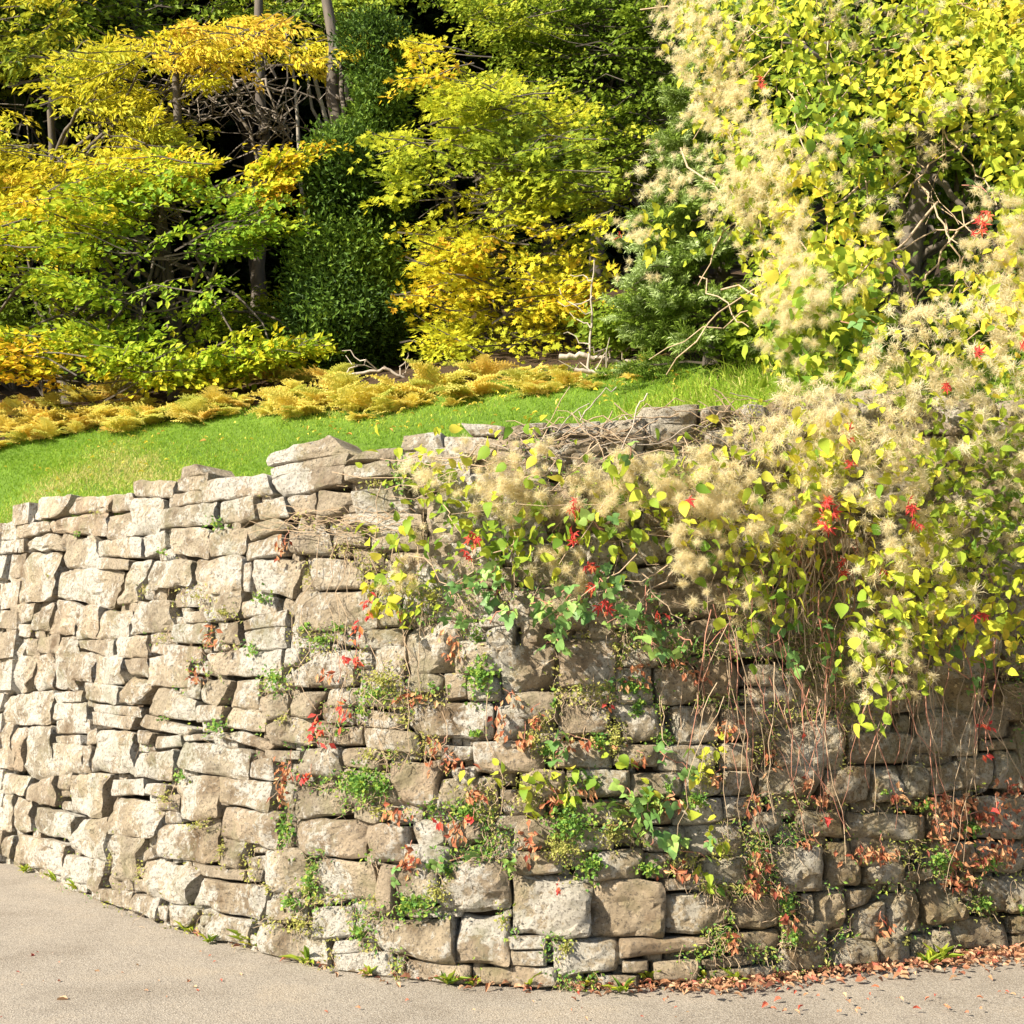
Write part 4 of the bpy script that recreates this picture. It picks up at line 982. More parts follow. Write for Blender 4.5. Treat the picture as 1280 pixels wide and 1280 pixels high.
lp = np.concatenate(lp); ll = np.concatenate(ll); hp = np.concatenate(hp); hr = np.concatenate(hr)
stems = []
for k in range(84):                                        # strands trailing down the bare stones
    x = RNG.uniform(880, 1150) if k < 66 else RNG.uniform(1150, 1270); y0_ = RNG.uniform(700, 880); y1_ = y0_ + RNG.uniform(110, 260)
    n = 9; yy_ = np.linspace(y0_, min(y1_, 1125), n); xx = x + np.cumsum(RNG.normal(0, 4.5, n)) + RNG.normal(0, 36) * np.linspace(0, 1, n)
    off = np.linspace(RNG.uniform(.2, .4), RNG.uniform(.05, .14), n)
    stems.append((wall_pt(xx, yy_, off), RNG.uniform(.0016, .0036), M_REDSTEM if RNG.random() < .4 else M_STEM))
for x0, y0_, x1, y1_ in ((1205, 770, 1222, 930), (1222, 800, 1235, 935), (1250, 770, 1236, 930)):
    yy_ = np.linspace(y0_, y1_, 9); xx = np.linspace(x0, x1, 9) + RNG.normal(0, 3, 9)
    stems.append((wall_pt(xx, yy_, .3), .006, M_REDSTEM))
for k in range(46):                                        # stems threading the leafy part
    x = RNG.uniform(520, 1270); y = RNG.uniform(560, 760); n = 8
    ang = RNG.uniform(0, math.pi); L = RNG.uniform(40, 130)
    xx = x + np.linspace(-1, 1, n) * L * math.cos(ang) + RNG.normal(0, 4, n); yy_ = y + np.linspace(-1, 1, n) * L * .6 * math.sin(ang) + RNG.normal(0, 4, n)
    stems.append((wall_pt(xx, yy_, RNG.uniform(.1, .3)), RNG.uniform(.003, .006), M_STEM))
for k in range(26):                                        # thin tendrils over the left and middle stones
    x = RNG.uniform(340, 860); y0_ = RNG.uniform(600, 900); n = 8
    yy_ = np.linspace(y0_, y0_ + RNG.uniform(80, 200), n); xx = x + np.cumsum(RNG.normal(0, 7, n))
    stems.append((wall_pt(xx, np.minimum(yy_, 1150), RNG.uniform(.03, .08)), .0025, M_STEM))
# inner dead stems in the dark hollow
for k in range(40):
    x = RNG.uniform(985, 1065); y = RNG.uniform(610, 700); n = 7
    xx = x + np.cumsum(RNG.normal(0, 7, n)); yy_ = np.linspace(y, y + RNG.uniform(70, 150), n)
    stems.append((wall_pt(xx, yy_, RNG.uniform(.06, .25)), RNG.uniform(.003, .006), M_STEM if k % 3 else M_REDSTEM))
c = wall_pt(np.array([1000.]), np.array([520.]))[0]
root = thing("clematis_vine", "clematis vine full of cream fluffy seed heads hanging over the wall top", "vine", c)
clematis(root, lp, wall_n(lp[:, 0]), ll, hp, hr, stems)

# the thicket it climbs, above the wall at right
def mass_pt(q, j):
    x, y = q[:, 0], q[:, 1]
    d = 7.75 + (480 - y) / 480 * 1.5 + np.maximum(0, 1010 - x) / 180 * 1.5 + .45 * np.sin(x * .021 + y * .013) * np.sin(y * .02 - x * .008) + j
    return plane_pt(x, y, d)
MAIN = [(845, -20), (1300, -20), (1300, 190), (1240, 150), (1130, 140), (1100, 330), (1040, 450), (960, 440), (935, 300), (880, 150)]
LMASS = [(MAIN, 2100, .5), ([(1100, -30), (1310, -30), (1310, 240), (1150, 170)], 700, .5), ([(1060, 280), (1120, 290), (1100, 480), (960, 470), (980, 380)], 330, .35), ([(1130, 150), (1240, 170), (1280, 250), (1280, 330), (1200, 330), (1160, 210)], 70, .3),
         ([(1230, 210), (1290, 190), (1290, 400), (1200, 400)], 240, .4), ([(1080, 150), (1150, 160), (1150, 300), (1090, 330)], 90, .3), ([(770, 270), (940, 240), (930, 300), (780, 330)], 50, .2), ([(1285, -30), (1430, -30), (1440, 430), (1285, 430)], 420, .4)]
HMASS = [([(825, -10), (905, -10), (940, 100), (990, 220), (1000, 330), (1050, 440), (965, 440), (930, 300), (890, 180), (840, 60)], 300, .3), (MAIN, 90, .3), ([(780, 195), (960, 190), (950, 255), (790, 265)], 44, .1), ([(772, 290), (802, 290), (795, 350), (772, 350)], 10, .1),
         ([(1220, 230), (1290, 240), (1290, 400), (1200, 380)], 50, .2), ([(1130, 130), (1260, 120), (1250, 190), (1150, 190)], 14, .2), ([(1290, 100), (1430, 100), (1430, 430), (1290, 430)], 40, .2)]
CAV = [(1125, 165), (1180, 160), (1225, 185), (1252, 240), (1245, 335), (1165, 352), (1115, 260)]
lp, ll, hp, hr = [], [], [], []
for poly, n, j in LMASS:
    q = cluster(poly, int(n * 1.8), 14); q = q[~in_poly(q[:, 0], q[:, 1], CAV) | (RNG.random(len(q)) < .1)]; n = len(q); lp.append(mass_pt(q, RNG.uniform(-j, j, n))); ll.append(.05 + .07 * RNG.random(n) ** 1.3)
for poly, n, j in HMASS:
    n = int(n * 2.5); q = cluster(poly, n, 12); hp.append(mass_pt(q, RNG.uniform(-j - .25, 0, n))); hr.append(RNG.uniform(.03, .066, n))
lp = np.concatenate(lp); ll = np.concatenate(ll); hp = np.concatenate(hp); hr = np.concatenate(hr)
stems = []
for k in range(70):
    x = RNG.uniform(880, 1280); y = RNG.uniform(20, 420); n = 9; L = RNG.uniform(40, 120); ang = RNG.uniform(.2, 2.9)
    q = np.stack([x + np.linspace(-1, 1, n) * L * math.cos(ang) + RNG.normal(0, 4, n), y + np.linspace(-1, 1, n) * L * math.sin(ang) + RNG.normal(0, 4, n)], -1)
    stems.append((mass_pt(q, RNG.uniform(-.15, .3)), RNG.uniform(.004, .01), M_STEM))
c = mass_pt(np.array([[1100., 440.]]), .5)[0]; c[2] = float(land(c[0], c[1]))
root = thing("clematis_vine", "yellow green clematis smothering the tall thicket at upper right", "vine", c)
clematis(root, lp, np.repeat([[-.15, -.9, .3]], len(lp), 0), ll, hp, hr, stems)
foot = plane_pt(1150, 450, 9.9); foot[2] = float(land(foot[0], foot[1]))
tk = [(1150, 200, 10.4, 170, 170, .8), (1020, 360, 10.2, 90, 90, .7), (1230, 380, 9.6, 110, 100, .7), (1020, 60, 10.8, 130, 110, .8), (1250, 60, 10.2, 120, 130, .8), (950, 90, 11.2, 70, 110, .6), (1350, 200, 10.0, 90, 230, .7)]
tree("thicket_tree", "shaded many stemmed tree buried inside the clematis thicket", (1150, 450, 9.9), [crown_tufts(tk, 900, 12, .45, .1, .07, LEAF2, .4, ht(.1, .5, .3, 1.2, 9), .2, .2, 9)], M_BARK, M_OAK, limbs=26, trunk_r=.12, height=4.5)

# dead stems matted along the wall top
c = wall_pt(np.array([780.]), np.array([525.]))[0]
o = thing("dead_vine", "tangle of dry dead vine stems matted over the wall top", "vine", c)
for k in range(58):
    x = RNG.uniform(655, 970); n = 8; L = RNG.uniform(15, 55)
    xx = x + np.linspace(-1, 1, n) * L; y = top_at(x) + RNG.uniform(4, 44); yy_ = y + RNG.normal(0, 6.5, n).cumsum() * .8 + np.linspace(-1, 1, n) * RNG.normal(0, 15)
    V, T = tube(wall_pt(xx, yy_, RNG.uniform(.03, .10)), RNG.uniform(.002, .005), 4); link("stem", mk_mesh("stem", V - c, T, M_STEM if k % 4 else M_DEADWOOD, smooth=True), o)
c = wall_pt(np.array([420.]), np.array([655.]))[0]
o = thing("dead_vine", "strand of straw coloured dead vine lying along a joint of the left wall face", "vine", c)
for k in range(34):
    x = RNG.uniform(350, 500); n = 8; L = RNG.uniform(15, 50)
    xx = x + np.linspace(-1, 1, n) * L; yy_ = 655 + RNG.normal(0, 9) + RNG.normal(0, 5, n).cumsum() * .7
    V, T = tube(wall_pt(xx, yy_, RNG.uniform(.02, .08)), RNG.uniform(.0012, .0024), 3); link("stem", mk_mesh("stem", V - c, T, M_STEM), o)

# ------------------------------------------------------------------ brambles on the wall
BRM = []
for i in range(4):
    Vs, Ts, n = [], [], 0
    for j, (ang, L, o0) in enumerate(((0, .085, .012), (72, .068, .004), (-72, .068, .004))):
        V, T = curled_leaf(11 + 3 * i + j); V = V * [1, 1.15, .8] * L; V[:, 0] += o0
        ca, sa = math.cos(math.radians(ang)), math.sin(math.radians(ang))
        Vs.append(np.stack([V[:, 0] * ca - V[:, 1] * sa, V[:, 0] * sa + V[:, 1] * ca, V[:, 2]], -1)); Ts.append(T + n); n += len(V)
    BRM.append(mk_mesh("leaf", np.concatenate(Vs), np.concatenate(Ts), M_BRAM, smooth=True))
def bramble(label, pts, per=6, off=(.12, .42)):
    q = np.array(pts, float); c = wall_pt(q[:, 0], q[:, 1]).mean(0)
    o = thing("bramble", label, "bramble", c, "brambles rooted in the wall")
    P = []
    for x, y in pts:
        for k in range(per):
            xx, yy_ = x + RNG.normal(0, 9), y + RNG.normal(0, 8)
            p = wall_pt(np.array([xx]), np.array([yy_]), RNG.uniform(*off))[0]; P.append(p)
            l = link("leaf", BRM[RNG.integers(4)], o, p - c)
            n = wall_n(np.array([p[0]]))[0]
            l.rotation_euler = orient(rnd(1, .6)[0] + n * .4 + [0, 0, -.35], n * .7 + [-.1, -.1, .55] + rnd(1, .3)[0]); s = RNG.uniform(.45, .85); l.scale = (s, s, s)
    for k in range(0, len(P) - 1, 2):
        V, T = tube(bend(P[k], P[k + 1] + wall_n(np.array([P[k][0]]))[0] * -.05, 6, .15), .003, 4); link("stem", mk_mesh("stem", V - c, T, M_REDSTEM), o)
bramble("large dark bramble under the seed heads at the middle of the wall", [(752, 717), (710, 739), (682, 762), (699, 779), (716, 765), (733, 762), (780, 762), (797, 773), (817, 781), (823, 807), (848, 807), (696, 804), (741, 646), (765, 735), (805, 750)])
bramble("bluish bramble shoot left of the middle bramble", [(618, 745), (626, 767), (573, 767), (562, 734), (595, 728), (610, 714), (669, 765)])
bramble("round leaved bramble below the dark hollow of the vine", [(970, 793), (987, 815), (984, 835), (1004, 832), (1038, 807), (1044, 832), (1041, 846), (1001, 784), (1024, 779)], 2)
bramble("dark bramble sprawling on the lower middle of the wall", [(693, 925), (702, 945), (826, 947), (851, 970), (780, 1000), (797, 1015), (800, 1001), (834, 1012), (775, 1026), (764, 1012), (817, 1037), (879, 1060), (848, 1060), (837, 1046), (810, 985), (790, 1040)], 3, (.04, .16))
bramble("small grey green bramble low on the wall left of centre", [(542, 1077), (567, 1071), (497, 1096), (649, 1074)], 2, (.04, .1))
bramble("dark bramble leaves in shade under the right end of the vine", [(1153, 781), (1156, 804), (1190, 801), (1232, 821), (1130, 790), (1215, 850)], 3, (.15, .4))
bramble("green bramble leaves poking through the seed heads at wall top", [(1065, 395), (1090, 405), (1100, 420), (792, 562), (1220, 235)], 2, (.2, .6))

# ------------------------------------------------------------------ small plants in the joints
def where(x, y):
    col = "left" if x < 300 else "left centre" if x < 520 else "middle" if x < 800 else "right"
    k = (y - top_at(x)) / (base_at(x) - top_at(x))
    return ("high on" if k < .3 else "halfway up" if k < .65 else "low on") + " the " + col + " of the wall"
def herb(x, y, rx, ry, kind, dens=1.0):
    c = wall_pt(np.array([x * 1.]), np.array([y * 1.]))[0]; pm = PXM(np.linalg.norm(c - EYE))
    n = int(np.clip(rx * ry * .42 * dens, 14, 420))
    r = np.minimum(np.abs(RNG.normal(0, .62, n)), 1.6); a = RNG.uniform(0, 6.283, n)
    bulge = min(rx, ry) * pm * .75
    q = np.stack([x + rx * r * np.cos(a) * RNG.uniform(.7, 1.2, n), y + ry * r * np.sin(a) * RNG.uniform(.7, 1.2, n)], -1)
    P = wall_pt(q[:, 0], q[:, 1], .015 + bulge * np.sqrt(np.maximum(0, 1 - r ** 2)) * RNG.uniform(.5, 1.1, n))
    nn_ = wall_n(P[:, 0])
    L = RNG.uniform(.012, .032, n) * (1.0 if kind != 'm' else .8)
    A = nrm(rnd(n, .7) + nn_ * .6 + [0, 0, .1 if kind == 'g' else -.2]); N_ = nrm(nn_ + rnd(n, .5) + [0, 0, .5])
    V, T = leaves(P, A, N_, L, L * (.8 if kind == 'g' else .55))
    t = np.clip(.5 + RNG.normal(0, .22, n), 0, 1)
    nm = {'g': ("wall_herb", "bushy green herb ", "herb"), 'm': ("wall_moss", "dry yellowish moss ", "moss")}[kind]
    o = thing(nm[0], nm[1] + where(x, y), nm[2], c, "small plants in the wall joints"); TO_NAME.append((o, x))
    link("foliage", mk_mesh("foliage", V - c, T, M_HERB if kind == 'g' else M_MOSSY, np.repeat(t, 2)), o)
    st = Acc()
    for _ in range(5):
        e = P[RNG.integers(n)]; V, T = tube(bend(c, e, 5, .2), .0018, 3); st.add(V - c, T)
    link("stem", st.mesh("stem", M_STEM), o)["kind"] = "stuff"
HERBS = [(450, 980, 32, 28, 'g'), (478, 985, 16, 18, 'g'), (402, 801, 24, 13, 'g'), (344, 848, 22, 15, 'g'), (270, 907, 18, 12, 'g'), (270, 656, 16, 9, 'g'), (96, 668, 6, 6, 'g'), (202, 691, 6, 6, 'g'), (179, 737, 10, 12, 'm'), (247, 745, 16, 12, 'm'), (278, 766, 26, 10, 'm'), (326, 747, 16, 9, 'g'), (203, 798, 12, 7, 'm'), (315, 813, 9, 9, 'g'), (204, 897, 9, 5, 'g'),
         (226, 970, 10, 9, 'g'), (206, 997, 14, 18, 'm'), (247, 1030, 26, 8, 'm'), (277, 1060, 7, 20, 'm'), (138, 1071, 6, 22, 'm'), (174, 1086, 7, 15, 'm'), (357, 1035, 12, 26, 'g'), (500, 592, 14, 28, 'g'), (468, 604, 16, 8, 'm'), (385, 722, 6, 18, 'm'), (477, 850, 34, 26, 'm'), (470, 868, 26, 14, 'g'), (600, 845, 26, 34, 'g'), (596, 795, 9, 18, 'g'), (387, 1105, 12, 28, 'g'), (378, 1156, 24, 18, 'm'), (449, 1164, 12, 12, 'g'),
         (515, 1132, 34, 20, 'g'), (545, 1115, 22, 18, 'm'), (581, 1015, 28, 16, 'g'), (452, 890, 14, 7, 'g'), (354, 898, 16, 10, 'm'), (715, 1030, 50, 34, 'g'), (705, 1062, 34, 26, 'm'), (742, 1080, 26, 22, 'g'), (765, 1040, 30, 30, 'm'), (812, 1085, 24, 12, 'g'), (800, 890, 22, 12, 'g'), (790, 860, 40, 16, 'g'), (707, 1186, 14, 18, 'm'), (769, 922, 20, 26, 'm'), (660, 1000, 24, 24, 'm'), (885, 965, 16, 34, 'm'), (870, 1000, 18, 16, 'g'),
         (982, 1133, 10, 22, 'g'), (993, 1170, 14, 14, 'g'), (945, 1063, 10, 18, 'm'), (1106, 992, 14, 8, 'g'), (1176, 1077, 22, 22, 'g'), (1238, 1080, 18, 14, 'g'), (1229, 1130, 18, 14, 'g'), (1274, 1136, 8, 8, 'g'), (1159, 1006, 14, 12, 'g'), (1215, 1035, 18, 16, 'g'), (1131, 1178, 8, 12, 'm'), (905, 1060, 20, 22, 'm'), (630, 1150, 10, 16, 'm'), (335, 1110, 8, 10, 'm'), (120, 640, 14, 4, 'm'), (60, 720, 5, 6, 'm'), (585, 640, 14, 14, 'm'), (540, 745, 20, 24, 'm')]
MID = [(640, 890), (700, 870), (820, 880), (900, 940), (900, 1060), (800, 1090), (690, 1085), (640, 1020)]
HERBS += [(x, y, RNG.uniform(9, 24), RNG.uniform(8, 20), 'g' if RNG.random() < .55 else 'm') for x, y in sample_poly(MID, 22)]
HERBS += [(x, y, RNG.uniform(6, 16), RNG.uniform(5, 12), 'g' if RNG.random() < .5 else 'm') for x, y in sample_poly([(350, 780), (640, 780), (640, 1140), (360, 1140)], 16)]
for h in HERBS: herb(*h)

# ------------------------------------------------------------------ red and withered creeper
def palm():
    Vs, Ts, n = [], [], 0
    for a, L in ((0, 1), (48, .85), (-48, .85), (100, .6), (-100, .6)):
        d = np.array([[math.cos(math.radians(a)), math.sin(math.radians(a)), -.15]])
        V, T = leaves(np.zeros((1, 3)), d, np.array([[0, 0, 1.]]), .09 * L, .024 * L, LEAF6); Vs.append(V); Ts.append(T + n); n += len(V)
    return np.concatenate(Vs), np.concatenate(Ts)
PALM = palm()
PLM = [mk_mesh('red leaf', PALM[0], PALM[1], M_RED, np.full(len(PALM[1]), .2 + .22 * k)) for k in range(4)]
def creeper(root, x, y, rx, ry, n, off, big=False, pt=None, mat=None, brown=False):
    org = np.array(root.location)
    q = np.stack([x + RNG.normal(0, rx * .5, n), y + RNG.normal(0, ry * .5, n)], -1)
    P = pt(q) if pt else wall_pt(q[:, 0], q[:, 1], off + RNG.uniform(0, .06, n))
    nn_ = wall_n(P[:, 0]); acc = Acc()
    A = nrm(rnd(n, .55) + nn_ * .35 + [0, 0, -.7]); N_ = nrm(nn_ + rnd(n, .55 if brown else .35) + [-.2, -.1, .2])
    if big:
        for k in range(n):
            l = link("leaf", PLM[k % 4], root, P[k] - org); l.rotation_euler = orient(A[k], N_[k]); l.scale = (RNG.uniform(.35, .68),) * 3
        return
    else:
        L = RNG.uniform(.03, .058, n); V, T = leaves(P, A, N_, L, L * RNG.uniform(.35, .6, n)); acc.add(V, T, np.repeat(RNG.random(n), 2))
    ctr = P.mean(0)
    o = link("leaf_tuft", acc.mesh("leaf tuft", mat or (M_BROWN if brown else M_RED), origin=ctr), root, ctr - org); o["kind"] = "stuff"
    V, T = tube(bend(P[0], P[-1] + [0, 0, .06], 6, .15), .0022, 3)
    link("stem", mk_mesh("stem", V - ctr, T, M_REDSTEM), o)
c = wall_pt(np.array([720.]), np.array([700.]))[0]
red = thing("virginia_creeper", "bright red creeper threaded through the clematis and down the wall", "creeper", c)
for x, y, rx, ry, n, off, big in [(719, 641, 8, 16, 9, .3, 1), (716, 668, 6, 12, 7, .28, 1), (737, 708, 8, 6, 5, .2, 1), (738, 734, 6, 6, 4, .2, 1), (754, 756, 12, 9, 7, .2, 1), (827, 767, 6, 6, 4, .2, 1), (859, 627, 4, 4, 2, .45, 1), (1035, 624, 8, 12, 8, .5, 1), (1044, 641, 6, 6, 4, .5, 1), (1030, 655, 6, 10, 6, .45, 1), (1055, 706, 7, 14, 8, .3, 1), (1058, 545, 8, 9, 6, .6, 1), (1063, 576, 7, 7, 5, .6, 1),
      (1139, 632, 10, 5, 5, .75, 1), (1146, 655, 5, 8, 4, .75, 1), (1224, 767, 10, 6, 5, .6, 1), (594, 672, 7, 9, 6, .22, 1), (584, 694, 6, 12, 6, .2, 1), (461, 759, 8, 16, 14, .06, 0), (446, 790, 5, 12, 12, .05, 0), (441, 824, 14, 6, 14, .05, 0), (396, 912, 10, 20, 26, .06, 0), (432, 890, 10, 14, 14, .05, 0), (382, 973, 12, 7, 10, .05, 0), (1232, 905, 8, 8, 8, .28, 0), (1232, 945, 6, 8, 6, .28, 0), (1243, 1005, 5, 14, 6, .2, 0),
      (1005, 920, 6, 8, 3, .15, 0), (1032, 1022, 6, 5, 4, .08, 0), (500, 765, 5, 5, 4, .06, 0), (1275, 432, 8, 14, 5, .75, 1), (1186, 480, 7, 7, 4, .75, 1), (1222, 440, 5, 6, 3, .75, 1), (1100, 715, 5, 6, 3, .5, 1), (590, 1020, 8, 6, 5, .05, 0), (550, 1030, 5, 7, 4, .05, 0), (697, 1112, 6, 6, 4, .05, 0), (760, 880, 5, 5, 3, .06, 0)]:
    creeper(red, x, y, rx, ry, n, off, bool(big))
mp_ = lambda q: mass_pt(q, -.55)
creeper(red, 951, 101, 5, 9, 4, 0, True, mp_); creeper(red, 1228, 278, 8, 16, 12, 0, True, mp_); creeper(red, 776, 293, 4, 5, 3, 0, True, mp_)
c = wall_pt(np.array([1000.]), np.array([1000.]))[0]
brn = thing("withered_creeper", "withered brown creeper clinging in tufts across the lower right wall", "creeper", c)
BR = [(264, 793, 10, 14, 16), (245, 844, 9, 12, 16), (352, 681, 8, 14, 18), (352, 985, 7, 24, 26), (357, 964, 10, 14, 14), (565, 805, 12, 16, 18), (413, 843, 10, 8, 12), (517, 872, 20, 7, 16), (511, 1077, 9, 16, 20), (562, 953, 22, 8, 20), (595, 992, 14, 8, 14), (570, 1040, 8, 14, 14), (663, 1057, 10, 20, 18), (657, 922, 12, 14, 18), (668, 900, 7, 12, 14), (629, 902, 12, 14, 14), (545, 930, 12, 10, 12), (500, 1018, 20, 9, 16),
      (735, 930, 26, 6, 16), (842, 1001, 12, 10, 14), (896, 973, 8, 7, 9), (848, 1091, 14, 8, 14), (944, 1004, 14, 9, 14), (949, 1077, 12, 16, 24), (944, 1108, 14, 9, 20), (975, 1113, 10, 7, 12), (914, 1175, 9, 14, 16), (907, 908, 14, 16, 18), (963, 945, 10, 14, 12), (803, 950, 10, 8, 9), (1010, 978, 7, 10, 12), (1032, 998, 9, 10, 10), (1007, 1049, 14, 8, 12), (1094, 1066, 34, 9, 46), (1103, 1156, 9, 9, 12), (1122, 992, 16, 9, 14),
      (1190, 1005, 34, 14, 60), (1240, 1020, 34, 16, 60), (1180, 1040, 22, 18, 44), (1250, 1060, 26, 18, 50), (1215, 1075, 26, 14, 36), (1262, 990, 16, 16, 26), (990, 1147, 8, 9, 10), (792, 852, 20, 7, 12), (871, 843, 14, 9, 12), (797, 832, 16, 6, 8), (845, 826, 14, 10, 10), (1200, 1100, 26, 10, 20), (640, 870, 10, 10, 8), (690, 1000, 14, 18, 12), (730, 985, 16, 10, 12)]
for x, y, rx, ry, n in BR: creeper(brn, x, y, rx * 1.25, ry * 1.2, int(n * 1.35), .04, brown=True)

# ------------------------------------------------------------------ weeds, litter, grass
def weed(x, y, h, n, label):
    c = ground_pt(np.array([x * 1.]), np.array([y * 1.]))[0]
    o = thing("weed", label, "weed", c, "weeds along the foot of the wall"); TO_NAME.append((o, x))
    a = RNG.uniform(0, 6.283, n); A = np.stack([np.cos(a), np.sin(a) - .3, RNG.uniform(.3, 1.6, n)], -1)
    V, T = leaves(np.zeros((n, 3)) + rnd(n, .012) * [1, 1, .2], A, np.stack([-np.cos(a), -np.sin(a), np.ones(n)], -1), h * RNG.uniform(.6, 1.1, n), h * .24, LEAF6)
    link("leaf", mk_mesh("leaf", V, T, M_CLEM, np.repeat(np.clip(RNG.normal(.3, .2, n), 0, 1), 6)), o)["kind"] = "stuff"
WD = [(11, 1076, .10), (31, 1090, .07), (67, 1101, .09), (98, 1113, .10), (153, 1130, .10), (320, 1185, .16), (236, 1165, .08), (262, 1178, .07), (382, 1204, .12), (559, 1230, .09), (590, 1230, .06), (657, 1234, .09), (459, 1220, .07), (733, 1232, .09), (811, 1228, .13), (882, 1226, .11), (921, 1228, .09), (778, 1240, .08), (1173, 1203, .12), (1160, 1206, .08)]
for i, (x, y, h) in enumerate(WD):
    weed(x, y, h * 1.3, int(RNG.integers(9, 18)), ("tall upright" if h > .11 else "bright small" if h > .085 else "tiny yellowing") + " weed, " + ("far left" if x < 110 else "left" if x < 350 else "middle" if x < 700 else "right of the middle" if x < 1000 else "right") + " wall foot")
def flat_leaves(P, L, up=.35):
    n = len(P); a = RNG.uniform(0, 6.283, n)
    A = np.stack([np.cos(a), np.sin(a), RNG.normal(0, .25, n)], -1); N_ = nrm(rnd(n, up) + [0, 0, 1.])
    return leaves(P, A, N_, L, L * RNG.uniform(.4, .7, n), (LEAF6[0] * [1, 1, 2.2], LEAF6[1]))
x = 200 + 1100 * RNG.random(2100) ** .55; k = np.interp(x, [200, 350, 500, 700, 850, 1000, 1300], [6, 8, 11, 10, 12, 18, 22])
keep = RNG.random(len(x)) < np.interp(x, [200, 500, 800, 950, 1300], [.2, .3, .3, .8, .9]); x, k = x[keep], k[keep]
y = base_at(x) - 6 + np.abs(RNG.normal(0, .5, len(x))) * k + RNG.uniform(0, 6, len(x))
P = ground_pt(x, y); P[:, 2] = RNG.uniform(.004, .03, len(x)); V, T = flat_leaves(P, RNG.uniform(.025, .06, len(x)), .5)
acc = Acc(); acc.add(V, T, np.repeat(RNG.random(len(x)), 6))
o = link("leaf_litter", acc.mesh("leaf litter", M_LITTER)); o["kind"] = "stuff"; o["label"] = "drift of brown fallen leaves along the foot of the wall"
LFM = []
for i in range(3):
    V, T = flat_leaves(np.zeros((1, 3)), np.array([.05]), .2); LFM.append((V, T))
TANLEAF = mk_mesh('fallen leaf', LFM[0][0], LFM[0][1], M_LITTER, np.full(len(LFM[0][1]), .72))
RLM = [mk_mesh("fallen leaf", V, T, M_ROADLEAF) for V, T in LFM]; LLM = [mk_mesh("fallen leaf", V, T, M_LAWNLEAF) for V, T in LFM]
pts = [(85, 1250, 1.5), (118, 1214, 1.0), (40, 1193, .7), (72, 1228, .6), (170, 1208, .6), (235, 1226, .7), (275, 1226, .6), (245, 1238, .6), (246, 1235, .5), (300, 1218, .6), (180, 1240, .5), (20, 1216, .4)]
pts += [(RNG.uniform(940, 1280), RNG.uniform(1236, 1268), RNG.uniform(.4, .9)) for _ in range(34)] + [(RNG.uniform(350, 940), RNG.uniform(1246, 1275), RNG.uniform(.3, .7)) for _ in range(14)] + [(RNG.uniform(0, 340), RNG.uniform(1190, 1275), .35) for _ in range(12)]
for i, (x, y, s) in enumerate(pts):
    p = ground_pt(np.array([x]), np.array([y]))[0]; p[2] = .006
    lb = "large curled tan leaf alone on the road at lower left" if i == 0 else "upright curled brown leaf on the road near the left wall foot" if i == 1 else "small reddish leaf lying on the " + ("left" if x < 350 else "middle" if x < 940 else "right") + " of the road"
    o = thing("fallen_leaf", lb, "leaf", p, "fallen leaves on the road", RLM[i % 3] if i > 1 else TANLEAF); o.scale = (s, s, s * (1.4 if i < 2 else 1)); o.rotation_euler = (RNG.normal(0, .2), RNG.normal(0, .2) - (.5 if i == 1 else 0), RNG.uniform(0, 6.28))
q = sample_poly([(330, 560), (430, 505), (700, 482), (860, 462), (860, 495), (640, 535), (480, 548)], 120)
q = np.concatenate([q, sample_poly([(0, 600), (0, 560), (330, 530), (330, 585), (160, 600), (30, 630)], 46)])
P = land_hit(q[:, 0], q[:, 1])
for i in range(len(P)):
    p = P[i] + [0, 0, .05]; s = RNG.uniform(.7, 1.5)
    o = thing("fallen_leaf", "small yellow leaf lying on the lawn " + ("at left" if q[i, 0] < 330 else "below the cypress" if q[i, 0] < 520 else "below the yellow maple" if q[i, 0] < 720 else "towards the spruce"), "leaf", p, "fallen yellow leaves on the lawn", LLM[i % 3])
    o.scale = (s, s, s); o.rotation_euler = (RNG.normal(0, .35), RNG.normal(0, .35), RNG.uniform(0, 6.28))
# grass blades
def blades(X, Y, h, w, tint, lean=.5):
    n = len(X); Z = land(X, Y) - .005; P = np.stack([X, Y, Z], -1)
    a = RNG.uniform(0, 6.283, n); s = np.stack([np.cos(a), np.sin(a), 0 * a], -1) * w[:, None]
    d = np.stack([RNG.normal(0, lean, n), RNG.normal(0, lean, n), np.ones(n)], -1); m = P + d * (h * .55)[:, None]
    tip = P + (d * [1.9, 1.9, .8] * (h)[:, None])
    V = np.stack([P - s, P + s, m + s * .7, m - s * .7, tip], 1)
    T = np.array([[0, 1, 2], [0, 2, 3], [3, 2, 4]])[None] + (np.arange(n) * 5)[:, None, None]
    return V.reshape(-1, 3), T.reshape(-1, 3), np.repeat(tint, 3)
N1 = 98000
X = RNG.uniform(-8.5, 3.8, N1); Y = curve(X) + .4 + (ybank(X) + .4 - curve(X)) * RNG.random(N1); ok_ = (Y < ybank(X) + .5) & (Y < 19); X, Y = X[ok_], Y[ok_]
acc = Acc(); patch = wob(np.stack([X, Y, 0 * X], -1), 1.4, 2.)
V, T, t = blades(X, Y, RNG.uniform(.03, .06, len(X)) * (.7 + .7 * patch), np.full(len(X), .004), np.clip(.1 + .85 * patch + .35 * (wob(np.stack([X, Y, 0 * X], -1), 4., 8.) - .5) + RNG.normal(0, .16, len(X)), 0, 1)); acc.add(V, T, t)
o = link("grass", acc.mesh("mown grass", M_GRASS)); o["kind"] = "stuff"; o["label"] = "short green lawn grass above the wall"
N2_ = 9000
X = RNG.uniform(-5.2, 3.4, N2_); Y = curve(X) + .42 * np.sqrt(1 + dcurve(X) ** 2) + np.abs(RNG.normal(0, .16, N2_)) * np.sqrt(1 + dcurve(X) ** 2)
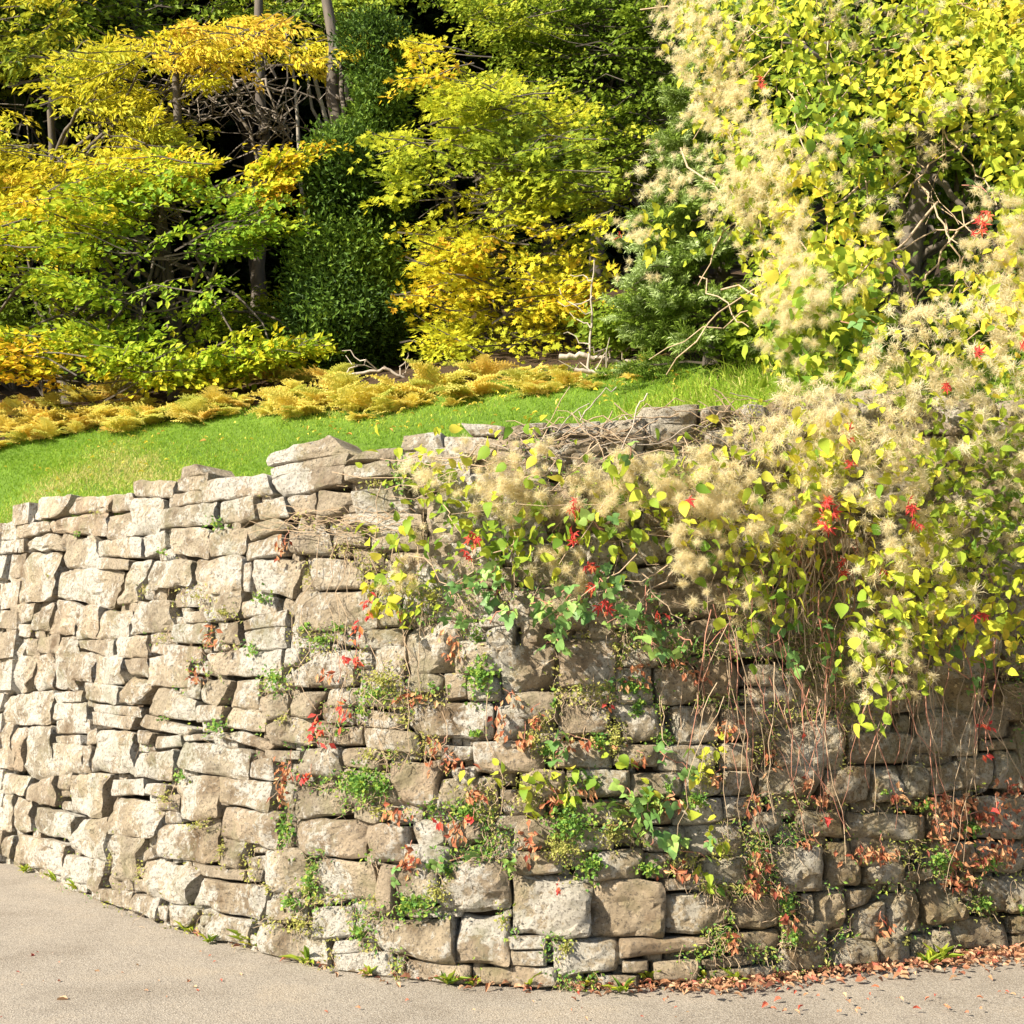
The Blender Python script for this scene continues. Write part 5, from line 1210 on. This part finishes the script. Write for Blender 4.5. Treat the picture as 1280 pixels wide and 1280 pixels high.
acc = Acc(); V, T, t = blades(X, Y, RNG.uniform(.06, .17, N2_) * (.35 + wob(np.stack([X, Y, 0 * X], -1), 3., 5.)), np.full(N2_, .0035), np.clip(RNG.normal(.5, .25, N2_), 0, 1), .35); acc.add(V, T, t)
X = RNG.uniform(.9, 2.7, 5000); Y = curve(X) + .5 + RNG.random(5000) * 3.6
V, T, t = blades(X, Y, RNG.uniform(.1, .3, 5000), np.full(5000, .005), np.clip(RNG.normal(.68, .2, 5000), 0, 1), .35); acc.add(V, T, t)
o = link("long_grass", acc.mesh("long grass", M_GRASS)); o["kind"] = "stuff"; o["label"] = "longer uncut grass along the wall top"

# fine moss, cress and dead threads packed in the joints
ys_, xs2 = np.nonzero(edge_cells & ~np.roll(free, 0))
wx, wy = xs2 * 3 - 60.0, ys_ * 3 + 450.0
w = np.interp(wx, [0, 330, 430, 900, 1000, 1280], [.25, .35, 1, 1, .6, .5]) * np.interp(wy, [600, 760, 850, 1200], [.35, .5, 1, .9]) * (wob(np.stack([wx, wy, 0 * wx], -1), .018, 3.) ** 2)
k = RNG.choice(len(wx), 17000, p=w / w.sum()); n = len(k)
q = np.stack([wx[k], wy[k]], -1) + RNG.normal(0, 4, (n, 2)); P = wall_pt(q[:, 0], q[:, 1], RNG.uniform(0.0, .07, n)); L = RNG.uniform(.010, .03, n)
V, T = leaves(P, nrm(rnd(n) + wall_n(P[:, 0]) * .6 + [0, 0, -.3]), nrm(wall_n(P[:, 0]) + rnd(n, .5) + [0, 0, .4]), L, L * .5)
g_ = np.repeat((wob(P, 2.2, 7.) + RNG.normal(0, .12, n) > .5).astype(int), 2)
acc = Acc(); acc.add(V, T, np.repeat(RNG.random(n), 2)); acc.m = [g_]; o = link("joint_moss", acc.mesh("joint moss", [M_MOSSY, M_HERB]), wall); o["kind"] = "stuff"
acc = Acc()
for j in RNG.choice(n, 3000):
    a = P[j]; V, T = tube(bend(a, a + [RNG.normal(0, .05), RNG.normal(-.01, .02), RNG.uniform(-.12, .02)], 5, .25), .0013, 3); acc.add(V, T)
o = link("dead_thread", acc.mesh("dead threads", M_STEM), wall); o["kind"] = "stuff"
name_apart()
